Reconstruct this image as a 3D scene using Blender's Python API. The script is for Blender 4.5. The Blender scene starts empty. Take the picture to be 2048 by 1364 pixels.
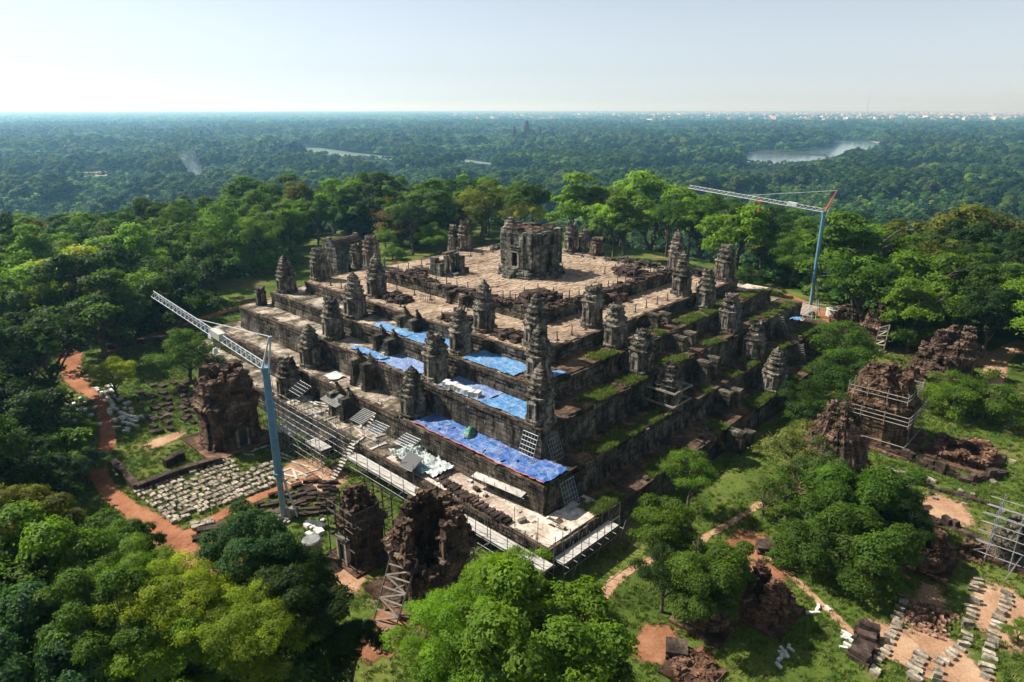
import bpy, math, random
import numpy as np
from mathutils import Vector, Matrix, noise

# ------------------------------------------------------------------ camera, sky, sun, exposure
SC = bpy.context.scene
COL = SC.collection
R = math.radians
CAM = np.array((-75.21, -69.19, 37.96)); YAW = R(43.59); PITCH = R(18.83); FPX = 1365.33
cd = bpy.data.cameras.new('camera'); co = bpy.data.objects.new('camera', cd); COL.objects.link(co)
cd.lens = 24; cd.sensor_width = 36; cd.clip_start = 0.5; cd.clip_end = 60000
co.location = CAM; co.rotation_euler = (math.pi / 2 - PITCH, 0, YAW - math.pi / 2)
SC.camera = co
SUN_D = Vector((-0.37, 0.86, 1.0)).normalized()          # towards the sun
SUN_EL = math.asin(SUN_D.z); SUN_AZ = math.atan2(SUN_D.x, SUN_D.y)
w = bpy.data.worlds.new('World'); SC.world = w; w.use_nodes = True
wn = w.node_tree.nodes; wl = w.node_tree.links
sky = wn.new('ShaderNodeTexSky'); sky.sky_type = 'NISHITA'; sky.sun_disc = False
sky.sun_elevation = SUN_EL; sky.sun_rotation = SUN_AZ
sky.air_density = 0.8; sky.dust_density = 0.35; sky.ozone_density = 1.0; sky.altitude = 60
hs = wn.new('ShaderNodeHueSaturation'); hs.inputs['Saturation'].default_value = .28       # thin even overcast veil
wl.new(sky.outputs[0], hs.inputs['Color']); wn['Background'].inputs[1].default_value = 0
fl = wn.new('ShaderNodeMix'); fl.data_type = 'RGBA'; fl.blend_type = 'MULTIPLY'; fl.inputs[0].default_value = 1; fl.inputs[7].default_value = (.93, 1.0, 1.075, 1)
wl.new(hs.outputs[0], fl.inputs[6]); wl.new(fl.outputs[2], wn['Background'].inputs[0]); wn['Background'].inputs[1].default_value = 0.071
sd = bpy.data.lights.new('sun', 'SUN'); sd.energy = 5.0; sd.angle = R(0.53); sd.color = (1.0, 0.93, 0.82)
so = bpy.data.objects.new('sun', sd); COL.objects.link(so); so.location = (0, 0, 500)
so.rotation_euler = (-SUN_D).to_track_quat('-Z', 'Y').to_euler()
vs = SC.view_settings; vs.view_transform = 'Standard'; vs.look = 'None'; vs.exposure = 0.85; vs.gamma = 1.0
vs.use_curve_mapping = False
SC.render.engine = 'CYCLES'
cy = SC.cycles
cy.use_denoising = True
cy.max_bounces = 6; cy.diffuse_bounces = 2; cy.glossy_bounces = 2; cy.transmission_bounces = 3
cy.volume_bounces = 2; cy.transparent_max_bounces = 4; cy.caustics_reflective = False; cy.caustics_refractive = False
cy.sample_clamp_indirect = 6

# ------------------------------------------------------------------ geometry helpers
_fw = np.array((math.cos(YAW) * math.cos(PITCH), math.sin(YAW) * math.cos(PITCH), -math.sin(PITCH)))
_rt = np.array((math.sin(YAW), -math.cos(YAW), 0.0)); _up = np.cross(_rt, _fw)
def ray(u, v): return _fw * FPX + _rt * (u - 1024) - _up * (v - 682)
def at(u, v, z=0.0):
    d = ray(u, v); t = (z - CAM[2]) / d[2]
    return CAM + t * d
def px(p):
    q = np.asarray(p, float) - CAM; d = q @ _fw
    return 1024 + FPX * (q @ _rt) / d, 682 - FPX * (q @ _up) / d, d

PLAIN = -62.0
def hgt(x, y):
    dx = max(x - 84, -64 - x, 0.0); dy = max(abs(y - 18) - 104, 0.0)
    d = math.hypot(dx, dy)
    t = min(d / 125.0, 1.0)
    s = t * t * (3 - 2 * t)
    b = 0.0
    if d > 0: b = noise.noise(Vector((x * .03, y * .03, 3))) * 2.5 * min(d / 25, 1) * (1 - s)
    return PLAIN * s + b

def newmesh(name, v, f, mats=(), smooth=False, tint=None, mi=None):
    me = bpy.data.meshes.new(name)
    me.from_pydata([tuple(p) for p in v], [], f)
    for m in (mats if isinstance(mats, (list, tuple)) else (mats,)): me.materials.append(m)
    if smooth: me.polygons.foreach_set('use_smooth', [True] * len(me.polygons))
    if mi is not None: me.polygons.foreach_set('material_index', mi)
    if tint is not None:
        a = me.attributes.new('tint', 'FLOAT', 'FACE'); a.data.foreach_set('value', np.asarray(tint, np.float32))
    me.update()
    return me
def link(name, data, parent=None, loc=(0, 0, 0), rz=0.0, scale=None):
    o = bpy.data.objects.new(name, data); COL.objects.link(o)
    o.location = loc; o.rotation_euler = (0, 0, rz)
    if scale is not None: o.scale = scale
    if parent: o.parent = parent
    return o
def tag(o, label=None, cat=None, group=None, kind=None):
    if label: o['label'] = label
    if cat: o['category'] = cat
    if group: o['group'] = group
    if kind: o['kind'] = kind
    return o
def thing(name, label, cat, loc=(0, 0, 0), rz=0.0, group=None):
    return tag(link(name, None, None, loc, rz), label, cat, group)
def copy_tree(o, parent=None):
    c = o.copy(); COL.objects.link(c); c.parent = parent
    for ch in o.children: copy_tree(ch, c)
    return c

BOXF = [(0, 3, 2, 1), (4, 5, 6, 7), (0, 1, 5, 4), (1, 2, 6, 5), (2, 3, 7, 6), (3, 0, 4, 7)]
class MB:
    def __init__(s): s.v = []; s.f = []; s.t = []; s.m = []
    def add(s, v, f, tint=0.5, mi=0):
        n = len(s.v); s.v += [tuple(p) for p in v]; s.f += [tuple(i + n for i in q) for q in f]
        s.t += [tint] * len(f); s.m += [mi] * len(f)
    def box(s, c, d, rz=0.0, tint=0.5, jit=0.0, taper=1.0, bottom=True, mi=0, tilt=None):
        hx, hy, hz = d[0] / 2, d[1] / 2, d[2] / 2; P = []
        for z, k in ((-hz, 1.0), (hz, taper)):
            for x, y in ((-hx, -hy), (hx, -hy), (hx, hy), (-hx, hy)): P.append([x * k, y * k, z])
        if jit:
            for p in P:
                for i in range(3): p[i] += random.uniform(-jit, jit)
        if tilt:
            M = Matrix.Rotation(tilt[0], 3, 'X') @ Matrix.Rotation(tilt[1], 3, 'Y'); P = [M @ Vector(p) for p in P]
        ca, sa = math.cos(rz), math.sin(rz)
        P = [(c[0] + x * ca - y * sa, c[1] + x * sa + y * ca, c[2] + z) for x, y, z in P]
        s.add(P, BOXF if bottom else BOXF[1:], tint, mi)
    def tube(s, a, b, r0, r1=None, n=6, tint=0.5, cap=True, mi=0):
        r1 = r0 if r1 is None else r1
        a, b = Vector(a), Vector(b); d = (b - a)
        if d.length < 1e-6: return
        q = d.to_track_quat('Z', 'Y'); P = []
        for p, r in ((a, r0), (b, r1)):
            for i in range(n):
                t = 2 * math.pi * i / n; P.append(p + q @ Vector((r * math.cos(t), r * math.sin(t), 0)))
        F = [(i, (i + 1) % n, n + (i + 1) % n, n + i) for i in range(n)]
        if cap: F += [tuple(range(n - 1, -1, -1)), tuple(range(n, 2 * n))]
        s.add(P, F, tint, mi)
    def path(s, pts, rad, n=7, tint=.5, mi=0):
        for i in range(len(pts) - 1): s.tube(pts[i], pts[i + 1], rad[i], rad[i + 1], n, tint, i == len(pts) - 2 or i == 0, mi)
    def rings(s, rings, tint=0.5, closed=True, cap=True, mi=0):
        n = len(rings[0]); P = [p for r in rings for p in r]; F = []
        for k in range(len(rings) - 1):
            for i in range(n if closed else n - 1):
                j = (i + 1) % n; F.append((k * n + i, k * n + j, (k + 1) * n + j, (k + 1) * n + i))
        if cap: F += [tuple(range(n - 1, -1, -1)), tuple((len(rings) - 1) * n + i for i in range(n))]
        s.add(P, F, tint, mi)
    def mesh(s, name, mats, smooth=False): return newmesh(name, s.v, s.f, mats, smooth, s.t, s.m)
    def build(s, name, mats, parent=None, loc=(0, 0, 0), rz=0.0, smooth=False, kind=None):
        o = link(name, s.mesh(name, mats, smooth), parent, loc, rz)
        if kind: o['kind'] = kind
        return o

# ------------------------------------------------------------------ materials
def rgb(c): return (c[0], c[1], c[2], 1.0)
class NT:
    def __init__(s, name):
        s.m = bpy.data.materials.new(name); s.m.use_nodes = True; s.t = s.m.node_tree; s.n = s.t.nodes
        s.b = s.n['Principled BSDF']; s.out = s.n['Material Output']
    def new(s, t, **k):
        n = s.n.new(t)
        for a, b in k.items(): setattr(n, a, b)
        return n
    def l(s, a, b): s.t.links.new(a, b)
    def pos(s, scale=(1, 1, 1), local=False):
        src = s.new('ShaderNodeTexCoord').outputs['Object'] if local else s.new('ShaderNodeNewGeometry').outputs['Position']
        mp = s.new('ShaderNodeMapping'); mp.inputs['Scale'].default_value = scale
        s.l(src, mp.inputs['Vector']); return mp.outputs[0]
    def noise(s, vec, scale, detail=5, rough=.6, dist=0.0):
        n = s.new('ShaderNodeTexNoise'); n.inputs['Scale'].default_value = scale; n.inputs['Detail'].default_value = detail
        n.inputs['Roughness'].default_value = rough; n.inputs['Distortion'].default_value = dist
        s.l(vec, n.inputs['Vector']); return n.outputs['Fac']
    def ramp(s, fac, stops):
        r = s.new('ShaderNodeValToRGB'); e = r.color_ramp.elements
        while len(e) < len(stops): e.new(.5)
        for i, (p, c) in enumerate(stops):
            e[i].position = p; e[i].color = rgb(c) if not isinstance(c, (int, float)) else (c, c, c, 1)
        s.l(fac, r.inputs[0]); return r.outputs[0]
    def mix(s, fac, a, b, mode='MIX'):
        m = s.new('ShaderNodeMix', data_type='RGBA', blend_type=mode)
        for sock, x in ((m.inputs[0], fac), (m.inputs[6], a), (m.inputs[7], b)):
            if isinstance(x, (int, float)): sock.default_value = x
            elif isinstance(x, (tuple, list)): sock.default_value = rgb(x)
            else: s.l(x, sock)
        return m.outputs[2]
    def math(s, op, a, b=0.0):
        m = s.new('ShaderNodeMath', operation=op)
        for i, x in enumerate((a, b)):
            if isinstance(x, (int, float)): m.inputs[i].default_value = x
            else: s.l(x, m.inputs[i])
        return m.outputs[0]
    def tint(s): 
        a = s.new('ShaderNodeAttribute'); a.attribute_name = 'tint'; return a.outputs['Fac']
    def rand(s): return s.new('ShaderNodeObjectInfo').outputs['Random']
    def bump(s, h, strength=.3, dist=.1):
        b = s.new('ShaderNodeBump'); b.inputs['Strength'].default_value = strength; b.inputs['Distance'].default_value = dist
        s.l(h, b.inputs['Height']); s.l(b.outputs[0], s.b.inputs['Normal'])
    def done(s, col, rough=.9, spec=.2, metal=0.0):
        if isinstance(col, (tuple, list)): s.b.inputs['Base Color'].default_value = rgb(col)
        else: s.l(col, s.b.inputs['Base Color'])
        s.b.inputs['Roughness'].default_value = rough; s.b.inputs['Specular IOR Level'].default_value = spec
        s.b.inputs['Metallic'].default_value = metal
        return s.m

def stone(name, dark, mid, light, big=.35, fine=4.0, streak=.6, tintamt=.6, bump=.5, lo=.36, hi=.62, spec=.12, vz=.22, brick=None):
    t = NT(name); p = t.pos()
    n = t.noise(p, big, 7, .66)
    c = t.ramp(n, [(lo, dark), ((lo + hi) / 2, mid), (hi, light)])
    if streak:
        s = t.noise(t.pos((1.9, 1.9, vz)), 1.0, 5, .7)
        c = t.mix(t.ramp(s, [(.44, 0.0), (.62, streak)]), c, tuple(x * .22 for x in dark))
        s2 = t.noise(t.pos((2.6, 2.6, .6)), 1.3, 4, .7)
        c = t.mix(t.ramp(s2, [(.6, 0.0), (.72, streak * .8)]), c, tuple(min(1, x * 1.45) for x in light))
    f = t.noise(p, fine, 6, .7)
    c = t.mix(.75, c, t.ramp(f, [(.3, .35), (.7, 1.5)]), 'MULTIPLY')
    k = t.math('ADD', t.math('MULTIPLY', t.math('FRACT', t.math('ADD', t.tint(), t.rand())), tintamt), 1 - tintamt * .5)
    vm = t.new('ShaderNodeVectorMath', operation='SCALE'); t.l(c, vm.inputs[0]); t.l(k, vm.inputs['Scale'])
    hgt_ = t.math('ADD', f, t.noise(p, fine * 3.1, 4, .7)); col = vm.outputs[0]
    if brick:                                 # worn brick courses on the upright faces
        sx = t.new('ShaderNodeSeparateXYZ'); t.l(p, sx.inputs[0]); cb = t.new('ShaderNodeCombineXYZ')
        t.l(t.math('ADD', t.math('ADD', sx.outputs[0], sx.outputs[1]), t.math('MULTIPLY', f, .12)), cb.inputs[0]); t.l(t.math('ADD', sx.outputs[2], t.math('MULTIPLY', f, .05)), cb.inputs[1])
        bt = t.new('ShaderNodeTexBrick'); t.l(cb.outputs[0], bt.inputs['Vector']); bt.inputs['Scale'].default_value = 1.0; bt.inputs['Brick Width'].default_value = brick[0]; bt.inputs['Row Height'].default_value = brick[1]
        bt.inputs['Mortar Size'].default_value = .03; bt.inputs['Mortar Smooth'].default_value = .4; bt.inputs['Color1'].default_value = (1.25, 1.2, 1.15, 1); bt.inputs['Color2'].default_value = (.7, .7, .72, 1); bt.inputs['Mortar'].default_value = (.3, .3, .32, 1)
        col = t.mix(.85, col, bt.outputs['Color'], 'MULTIPLY'); hgt_ = t.math('SUBTRACT', hgt_, t.math('MULTIPLY', bt.outputs['Fac'], .8))
    t.bump(hgt_, bump, .12)
    return t.done(col, .92, spec)

M = {}
M['wall'] = stone('weathered_sandstone', (.028, .025, .021), (.092, .080, .062), (.19, .165, .128), .4, 3.5, .8)
M['coping'] = stone('lichened_coping', (.035, .024, .018), (.075, .05, .037), (.125, .09, .068), .5, 4, 0)
M['tower'] = stone('tower_sandstone', (.04, .036, .03), (.15, .13, .10), (.34, .305, .25), .9, 4.0, .75, .5, .8)
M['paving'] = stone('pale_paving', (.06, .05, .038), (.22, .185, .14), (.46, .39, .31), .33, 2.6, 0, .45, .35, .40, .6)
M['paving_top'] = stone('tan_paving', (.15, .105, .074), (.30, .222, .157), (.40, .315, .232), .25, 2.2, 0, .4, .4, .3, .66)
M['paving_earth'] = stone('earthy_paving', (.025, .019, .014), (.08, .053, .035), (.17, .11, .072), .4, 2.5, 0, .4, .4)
M['newslab'] = stone('fresh_pink_slab', (.29, .22, .175), (.47, .395, .325), (.58, .52, .45), .3, 2.0, 0, .2, .25)
M['pale_block'] = stone('pale_block', (.11, .092, .07), (.28, .24, .185), (.42, .375, .30), 1.3, 5, 0, .8, .6)
M['white_block'] = stone('white_block', (.42, .40, .36), (.55, .53, .49), (.66, .64, .60), .7, 4, 0, .3, .3)
M['dark_block'] = stone('dark_block', (.02, .015, .013), (.055, .038, .031), (.11, .078, .064), .7, 4, 0, .6, .6)
M['brick'] = stone('old_brick', (.040, .028, .021), (.135, .087, .061), (.25, .17, .118), .8, 5.0, .55, .5, .7, brick=(.8, .34))
M['laterite'] = stone('laterite', (.05, .03, .021), (.15, .085, .055), (.27, .16, .105), .8, 5.0, .4, .5, .7, brick=(.8, .34))
M['rubble'] = stone('brick_rubble', (.10, .05, .035), (.25, .14, .095), (.38, .25, .18), 1.2, 5, 0, .8, .5)
M['lichen'] = stone('mossy_stone', (.035, .036, .03), (.12, .118, .096), (.28, .28, .235), .8, 4, .8, .5, .7)

def earth(name, a, b, c, sc=.35, fade=False):
    t = NT(name); p = t.pos()
    col = t.ramp(t.noise(p, sc, 8, .68), [(.33, a), (.5, b), (.68, c)])
    f = t.noise(p, 5.0, 6, .7)
    col = t.mix(.7, col, t.ramp(f, [(.3, .55), (.7, 1.3)]), 'MULTIPLY')
    t.bump(f, .5, .08); m_ = t.done(col, .95, .1)
    if fade:                                  # grass creeps in raggedly at the edge of the worn earth
        a_ = t.new('ShaderNodeAttribute'); a_.attribute_name = 'fade'
        k = t.math('ADD', a_.outputs['Fac'], t.math('MULTIPLY', t.math('SUBTRACT', t.noise(p, 1.3, 7, .75), .5), 1.7))
        t.l(t.ramp(k, [(.22, 0.0), (.5, 1.0)]), t.b.inputs['Alpha'])
    return m_
M['path'] = earth('red_earth_path', (.19, .078, .04), (.28, .12, .062), (.36, .18, .10), fade=True)
M['bare'] = earth('bare_sandy_earth', (.26, .145, .085), (.36, .22, .135), (.46, .31, .20), fade=True)
M['redbare'] = earth('red_bare_earth', (.17, .07, .037), (.25, .115, .062), (.33, .18, .105), fade=True)
def ground_mat():
    t = NT('grassy_ground'); p = t.pos()
    g = t.ramp(t.noise(p, .16, 8, .62), [(.3, (.028, .052, .010)), (.5, (.072, .112, .018)), (.7, (.135, .155, .035))])
    e = t.ramp(t.noise(p, .5, 6, .65), [(.35, (.15, .085, .045)), (.65, (.30, .19, .11))])
    m = t.ramp(t.noise(p, .085, 7, .62), [(.56, 0.0), (.66, .8)])
    c = t.mix(m, g, e)
    f = t.noise(p, 3.0, 7, .75)
    c = t.mix(.8, c, t.ramp(f, [(.28, .4), (.72, 1.5)]), 'MULTIPLY')
    sx = t.new('ShaderNodeSeparateXYZ'); t.l(t.pos(), sx.inputs[0])
    low = t.ramp(t.math('MULTIPLY', sx.outputs[2], -.2), [(.2, 0.0), (.6, 1.0)])
    far = t.ramp(t.noise(p, .012, 6, .6), [(.35, (.012, .024, .008)), (.6, (.028, .05, .014)), (.75, (.07, .085, .03))])
    c = t.mix(low, c, far)
    t.bump(f, .7, .15); return t.done(c, .95, .1)
M['ground'] = ground_mat()
def leaf_mat(name, forest=False, k0=1.0):
    t = NT(name); oi = t.new('ShaderNodeObjectInfo')
    if forest:
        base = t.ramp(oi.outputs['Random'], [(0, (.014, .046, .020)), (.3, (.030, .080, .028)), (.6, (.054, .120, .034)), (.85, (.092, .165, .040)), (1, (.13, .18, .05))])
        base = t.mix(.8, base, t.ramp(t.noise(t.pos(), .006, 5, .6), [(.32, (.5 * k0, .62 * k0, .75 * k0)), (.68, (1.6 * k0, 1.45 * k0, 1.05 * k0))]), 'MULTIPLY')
    else: base = oi.outputs['Color']
    k = t.ramp(t.tint(), [(0, .55), (.75, 1.0), (.9, 1.35), (1, 1.9)])
    c = t.mix(1.0, base, k, 'MULTIPLY')
    c = t.mix(.8, c, t.ramp(t.noise(t.pos(), .45, 3, .6), [(.3, (.62, .70, .85)), (.7, (1.35, 1.25, .85))]), 'MULTIPLY')
    t.done(c, .6, .14)
    tr = t.new('ShaderNodeBsdfTranslucent'); t.l(t.mix(1.0, c, (1.5, 1.6, .55), 'MULTIPLY'), tr.inputs[0])
    ms = t.new('ShaderNodeMixShader'); ms.inputs[0].default_value = .42
    t.l(t.b.outputs[0], ms.inputs[1]); t.l(tr.outputs[0], ms.inputs[2]); t.l(ms.outputs[0], t.out.inputs[0])
    return t.m
M['leaf'] = leaf_mat('leaves'); M['forest'] = leaf_mat('forest_leaves', True, 1.45); M['forest_dark'] = leaf_mat('dark_forest_leaves', True, .72)
M['bark'] = earth('bark', (.05, .038, .028), (.10, .08, .06), (.17, .14, .11), 1.5)
def paint(name, c, rough=.45, spec=.4, var=.3, metal=0.0, sc=1.5):
    t = NT(name); n = t.noise(t.pos(), sc, 6, .65)
    col = t.mix(1.0, c, t.ramp(n, [(.3, 1 - var), (.7, 1 + var * .6)]), 'MULTIPLY')
    return t.done(col, rough, spec, metal)
M['blue'] = paint('blue_mast_paint', (.11, .24, .36)); M['bluegrey'] = paint('grey_blue_paint', (.20, .31, .38))
M['white'] = paint('white_paint', (.50, .54, .56)); M['red'] = paint('red_paint', (.42, .06, .035))
M['steel'] = paint('galvanised_steel', (.25, .255, .255), .5, .4, .45, .3); M['darksteel'] = paint('dark_steel', (.12, .125, .13), .5, .4, .4, .3)
M['plank'] = paint('pale_deck_board', (.44, .42, .385), .7, .2, .3, 0, .9); M['timber'] = paint('grey_timber', (.23, .205, .175), .8, .2, .45)
M['black'] = paint('black_fabric_and_shade', (.03, .034, .04), .6, .3, .4); M['post'] = paint('dark_post', (.07, .06, .052), .8, .2)  # black also paints the shade inside doorways and the pedestal slot
M['canvas'] = paint('red_canvas', (.34, .055, .055), .8, .2); M['concrete'] = paint('concrete', (.47, .46, .43), .8, .2)
M['bamboo'] = paint('pale_bamboo', (.45, .42, .33), .7, .2)
def tarp_mat(name, a, b, c, rough=.38):
    t = NT(name); p = t.pos()
    col = t.ramp(t.noise(p, .55, 5, .6, .6), [(.32, a), (.5, b), (.68, c)])
    f = t.noise(p, 7, 5, .6)
    col = t.mix(.5, col, t.ramp(f, [(.3, .65), (.7, 1.3)]), 'MULTIPLY')
    col = t.mix(t.ramp(t.noise(p, 1.4, 7, .7), [(.46, 0.0), (.68, .6)]), col, (.40, .44, .50))
    t.bump(t.noise(p, 2.6, 6, .65, 1.6), .8, .2); return t.done(col, rough, .45)
M['tarp_deep'] = tarp_mat('deep_blue_tarp', (.018, .072, .27), (.03, .115, .38), (.08, .20, .46))
M['tarp_sky'] = tarp_mat('sky_blue_tarp', (.03, .15, .36), (.05, .21, .46), (.12, .31, .52))
M['tarp_violet'] = tarp_mat('faded_violet_tarp', (.08, .16, .40), (.14, .235, .46), (.22, .31, .50))
M['tarp_grey'] = tarp_mat('pale_grey_sheet', (.34, .42, .42), (.48, .54, .52), (.6, .63, .6), .6)
M['tarp_teal'] = tarp_mat('teal_sheet', (.05, .25, .30), (.12, .36, .40), (.3, .5, .5))
M['tarp_green'] = tarp_mat('green_tarp', (.015, .11, .055), (.03, .17, .085), (.06, .24, .13))
M['orange'] = paint('orange_red_hem', (.60, .16, .10), .7, .2)
def water_mat():
    t = NT('still_water'); t.bump(t.noise(t.pos(), .35, 4, .6), .12, .2)
    n = t.ramp(t.noise(t.pos((.35, 1, 1)), .008, 4, .6), [(.4, (.05, .085, .10)), (.62, (.13, .19, .19))])
    return t.done(n, .12, .5)
M['water'] = water_mat()
M['algae'] = paint('weedy_pale_water', (.15, .20, .145), .35, .4, .3, 0, .01)
def blade_mat():
    t = NT('grass_blades'); c = t.ramp(t.rand(), [(0, (.055, .10, .015)), (.5, (.105, .17, .024)), (.85, (.17, .215, .04)), (1, (.25, .235, .08))])
    t.done(c, .7, .1); tr = t.new('ShaderNodeBsdfTranslucent'); t.l(c, tr.inputs[0]); ms = t.new('ShaderNodeMixShader'); ms.inputs[0].default_value = .3
    t.l(t.b.outputs[0], ms.inputs[1]); t.l(tr.outputs[0], ms.inputs[2]); t.l(ms.outputs[0], t.out.inputs[0]); return t.m
M['blade'] = blade_mat()

# ------------------------------------------------------------------ ground sheet
random.seed(7)
def build_ground():
    n = 281; b = 7.0; a = 20500 / math.sinh(b)
    ts = np.linspace(-1, 1, n); xs = a * np.sinh(b * ts)
    V = []; 
    for y in xs:
        for x in xs: V.append((x, y, hgt(x, y)))
    F = [(j * n + i, j * n + i + 1, (j + 1) * n + i + 1, (j + 1) * n + i) for j in range(n - 1) for i in range(n - 1)]
    o = link('ground', newmesh('ground', V, F, M['ground'], True)); o['kind'] = 'structure'
build_ground()
WORN = []                                 # (x, y, radius) of paths and bare patches, kept free of grass
def ribbon(name, pts, widths, mat, dz=.02, wob=.25):
    P = [Vector((p[0], p[1], 0)) for p in pts]; C = []; W = []
    for i in range(len(P) - 1):
        p0 = P[max(i - 1, 0)]; p1 = P[i]; p2 = P[i + 1]; p3 = P[min(i + 2, len(P) - 1)]
        k = max(2, int((p2 - p1).length / .8))
        for j in range(k):
            t = j / k
            C.append(.5 * ((2 * p1) + (-p0 + p2) * t + (2 * p0 - 5 * p1 + 4 * p2 - p3) * t * t + (-p0 + 3 * p1 - 3 * p2 + p3) * t ** 3))
            W.append(widths[i] * (1 - t) + widths[i + 1] * t)
    C.append(P[-1]); W.append(widths[-1]); V = []; F = []
    WORN.extend((c.x, c.y, w_ * .5) for c, w_ in zip(C, W))
    for i, c in enumerate(C):
        d = (C[min(i + 1, len(C) - 1)] - C[max(i - 1, 0)]).normalized(); nrm = Vector((-d.y, d.x, 0))
        for s in (-1, -.5, 0, .5, 1):
            e = W[i] / 2 * s * 1.2
            if abs(s) == 1: e += s * wob * noise.noise(Vector((c.x * .6, c.y * .6, s * 9)))* 1.6
            q = c + nrm * e; V.append((q.x, q.y, hgt(q.x, q.y) + dz + (.015 if abs(s) < 1 else 0)))
    for i in range(len(C) - 1):
        for k in range(4): F.append((i * 5 + k, i * 5 + k + 1, i * 5 + k + 6, i * 5 + k + 5))
    me = newmesh(name, V, F, mat, True); a = me.attributes.new('fade', 'FLOAT', 'POINT'); a.data.foreach_set('value', [(0, .85, 1, .85, 0)[i % 5] for i in range(len(V))])
    o = link(name, me); o['kind'] = 'structure'; return o
def patch(name, c, rx, ry, mat, rz=0.0, dz=.012, seed=0, n=40):
    WORN.append((c[0], c[1], (rx + ry) * .5))
    V = [(c[0], c[1], hgt(c[0], c[1]) + dz + .02)]; ca, sa = math.cos(rz), math.sin(rz)
    for ring in (.5, 1):
        for i in range(n):
            t = 2 * math.pi * i / n
            k = ring * (1 + .30 * noise.noise(Vector((math.cos(t) * 1.6, math.sin(t) * 1.6, seed * 3.7))) + .14 * noise.noise(Vector((math.cos(t) * 5, math.sin(t) * 5, seed))))
            x, y = rx * 1.4 * k * math.cos(t), ry * 1.4 * k * math.sin(t)
            X, Y = c[0] + x * ca - y * sa, c[1] + x * sa + y * ca; V.append((X, Y, hgt(X, Y) + dz + (.01 if ring < 1 else 0)))
    F = [(0, 1 + i, 1 + (i + 1) % n) for i in range(n)] + [(1 + i, 1 + n + i, 1 + n + (i + 1) % n, 1 + (i + 1) % n) for i in range(n)]
    me = newmesh(name, V, F, mat, True); a = me.attributes.new('fade', 'FLOAT', 'POINT'); a.data.foreach_set('value', [1] + [.75] * n + [0] * n)
    o = link(name, me); o['kind'] = 'structure'; return o
ribbon('path', [(-47, 62), (-50.3, 51), (-52, 42), (-51.8, 31.5), (-53.7, 22), (-56.1, 14.7), (-58, 11), (-58.9, 6.9), (-58.8, .5), (-58, -5.4), (-57.8, -10.4), (-59, -15), (-60, -22)],
       [4.5, 3.4, 2.4, 2.0, 1.9, 1.7, 1.8, 1.9, 2.0, 2.3, 3.2, 4.2, 4.6], M['path'], .03)
ribbon('path', [(-58, -10.2), (-54, -8.6), (-49.6, -7.9), (-45.9, -8.3), (-42, -9)], [2.6, 1.6, 1.5, 1.4, 1.2], M['path'], .042)
ribbon('path', [(-45, 52), (-30, 58), (-18, 62), (-6, 64), (6, 68), (14, 78)], [3, 2.2, 2.2, 2.4, 4, 5], M['path'], .03)
ribbon('path', [(-42, -43.5), (-38, -42.8), (-32, -42.4), (-24, -44.6), (-14, -46)], [1.3, 1.3, .9, .8, .7], M['bare'], .03)
ribbon('path', [(-27, -66), (-27, -60), (-24.5, -55), (-22, -50)], [.9, .8, .7, .6], M['bare'], .03, .35)
ribbon('path', [(30, -58), (42, -56), (55, -55), (66, -57)], [3, 3, 3.4, 3.6], M['bare'], .03)
ribbon('path', [(48, -34), (54, -30), (62, -22), (70, -10)], [3.4, 4, 4, 3], M['path'], .03)
for k, (u, v, rx, ry, m, rz) in enumerate([
        (1885, 1018, 3.2, 2.2, 'bare', .3), (1900, 1330, 4.0, 2.2, 'bare', .9), (2010, 1230, 4.0, 2.4, 'bare', .4), (1800, 1290, 2.4, 1.4, 'bare', 1.0),
        (1500, 1090, 2.4, 1.6, 'redbare', .5), (1530, 1150, 2.0, 1.3, 'redbare', 0), (1310, 1290, 2.2, 1.4, 'redbare', 0), (1400, 1335, 2.2, 1.0, 'redbare', .4),
        (1990, 790, 6, 2.0, 'bare', 0), (760, 1290, 1.8, 1.4, 'redbare', 0), (780, 1240, 2.4, 1.4, 'redbare', .3), (650, 960, 3.2, 2.0, 'bare', .5), (600, 940, 3.0, 1.9, 'bare', .3),
        (340, 960, 2.0, .8, 'bare', 0), (1575, 620, 5, 2.0, 'redbare', .3), (330, 880, 2.6, 1.2, 'bare', .2), (470, 1110, 3, 2, 'redbare', 0), (690, 1150, 3, 1.4, 'bare', 1.2),
        (1760, 1150, 3, 2, 'redbare', .2), (1600, 620, 4, 2, 'redbare', .6), (1950, 705, 6, 3, 'bare', .4), (1850, 1200, 2.5, 1.2, 'bare', 0)]):
    c = at(u, v); patch('bare_earth', c, rx, ry, M[m], rz, .014 + .0035 * (k % 5), k)

# ------------------------------------------------------------------ temple pyramid
H = {1: 37.8, 2: 34.2, 3: 30.9, 4: 27.3, 5: 23.5}
Z = {0: 0.0, 1: 2.86, 2: 5.8, 3: 9.2, 4: 11.4, 5: 13.0, 6: 14.6}
SIDES = {'L': ((-1, 0), (0, 1)), 'R': ((0, -1), (1, 0)), 'B': ((1, 0), (0, 1)), 'K': ((0, 1), (1, 0))}   # outward normal, along
temple = thing('temple_pyramid', 'five-tiered weathered sandstone temple pyramid with blue tarps on its terraces', 'temple')
LC, RC = -2.9, -0.8                       # stair axes of the sunlit side and of the shaded side
cubes = []
for k in range(4):
    random.seed(60 + k); b = MB(); b.box((0, 0, 0), (1, 1, 1), jit=.025, tint=.2 + .2 * k); cubes.append(b)
def cube_mesh(k, mat, cache={}):
    key = (k, mat)
    if key not in cache: cache[key] = cubes[k].mesh('stone_block', M[mat])
    return cache[key]
allblocks = []                            # (distance, tier empty, centre, dims, rz)
tierE = {}
def course_offsets(n):
    o = [0.0] * n
    o[0] = .20
    if n > 4: o[1] = .11
    if n > 6: o[2] = .05
    o[-1] = .17; o[-2] = .09
    if n > 6: o[-3] = .04
    return o
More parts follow.
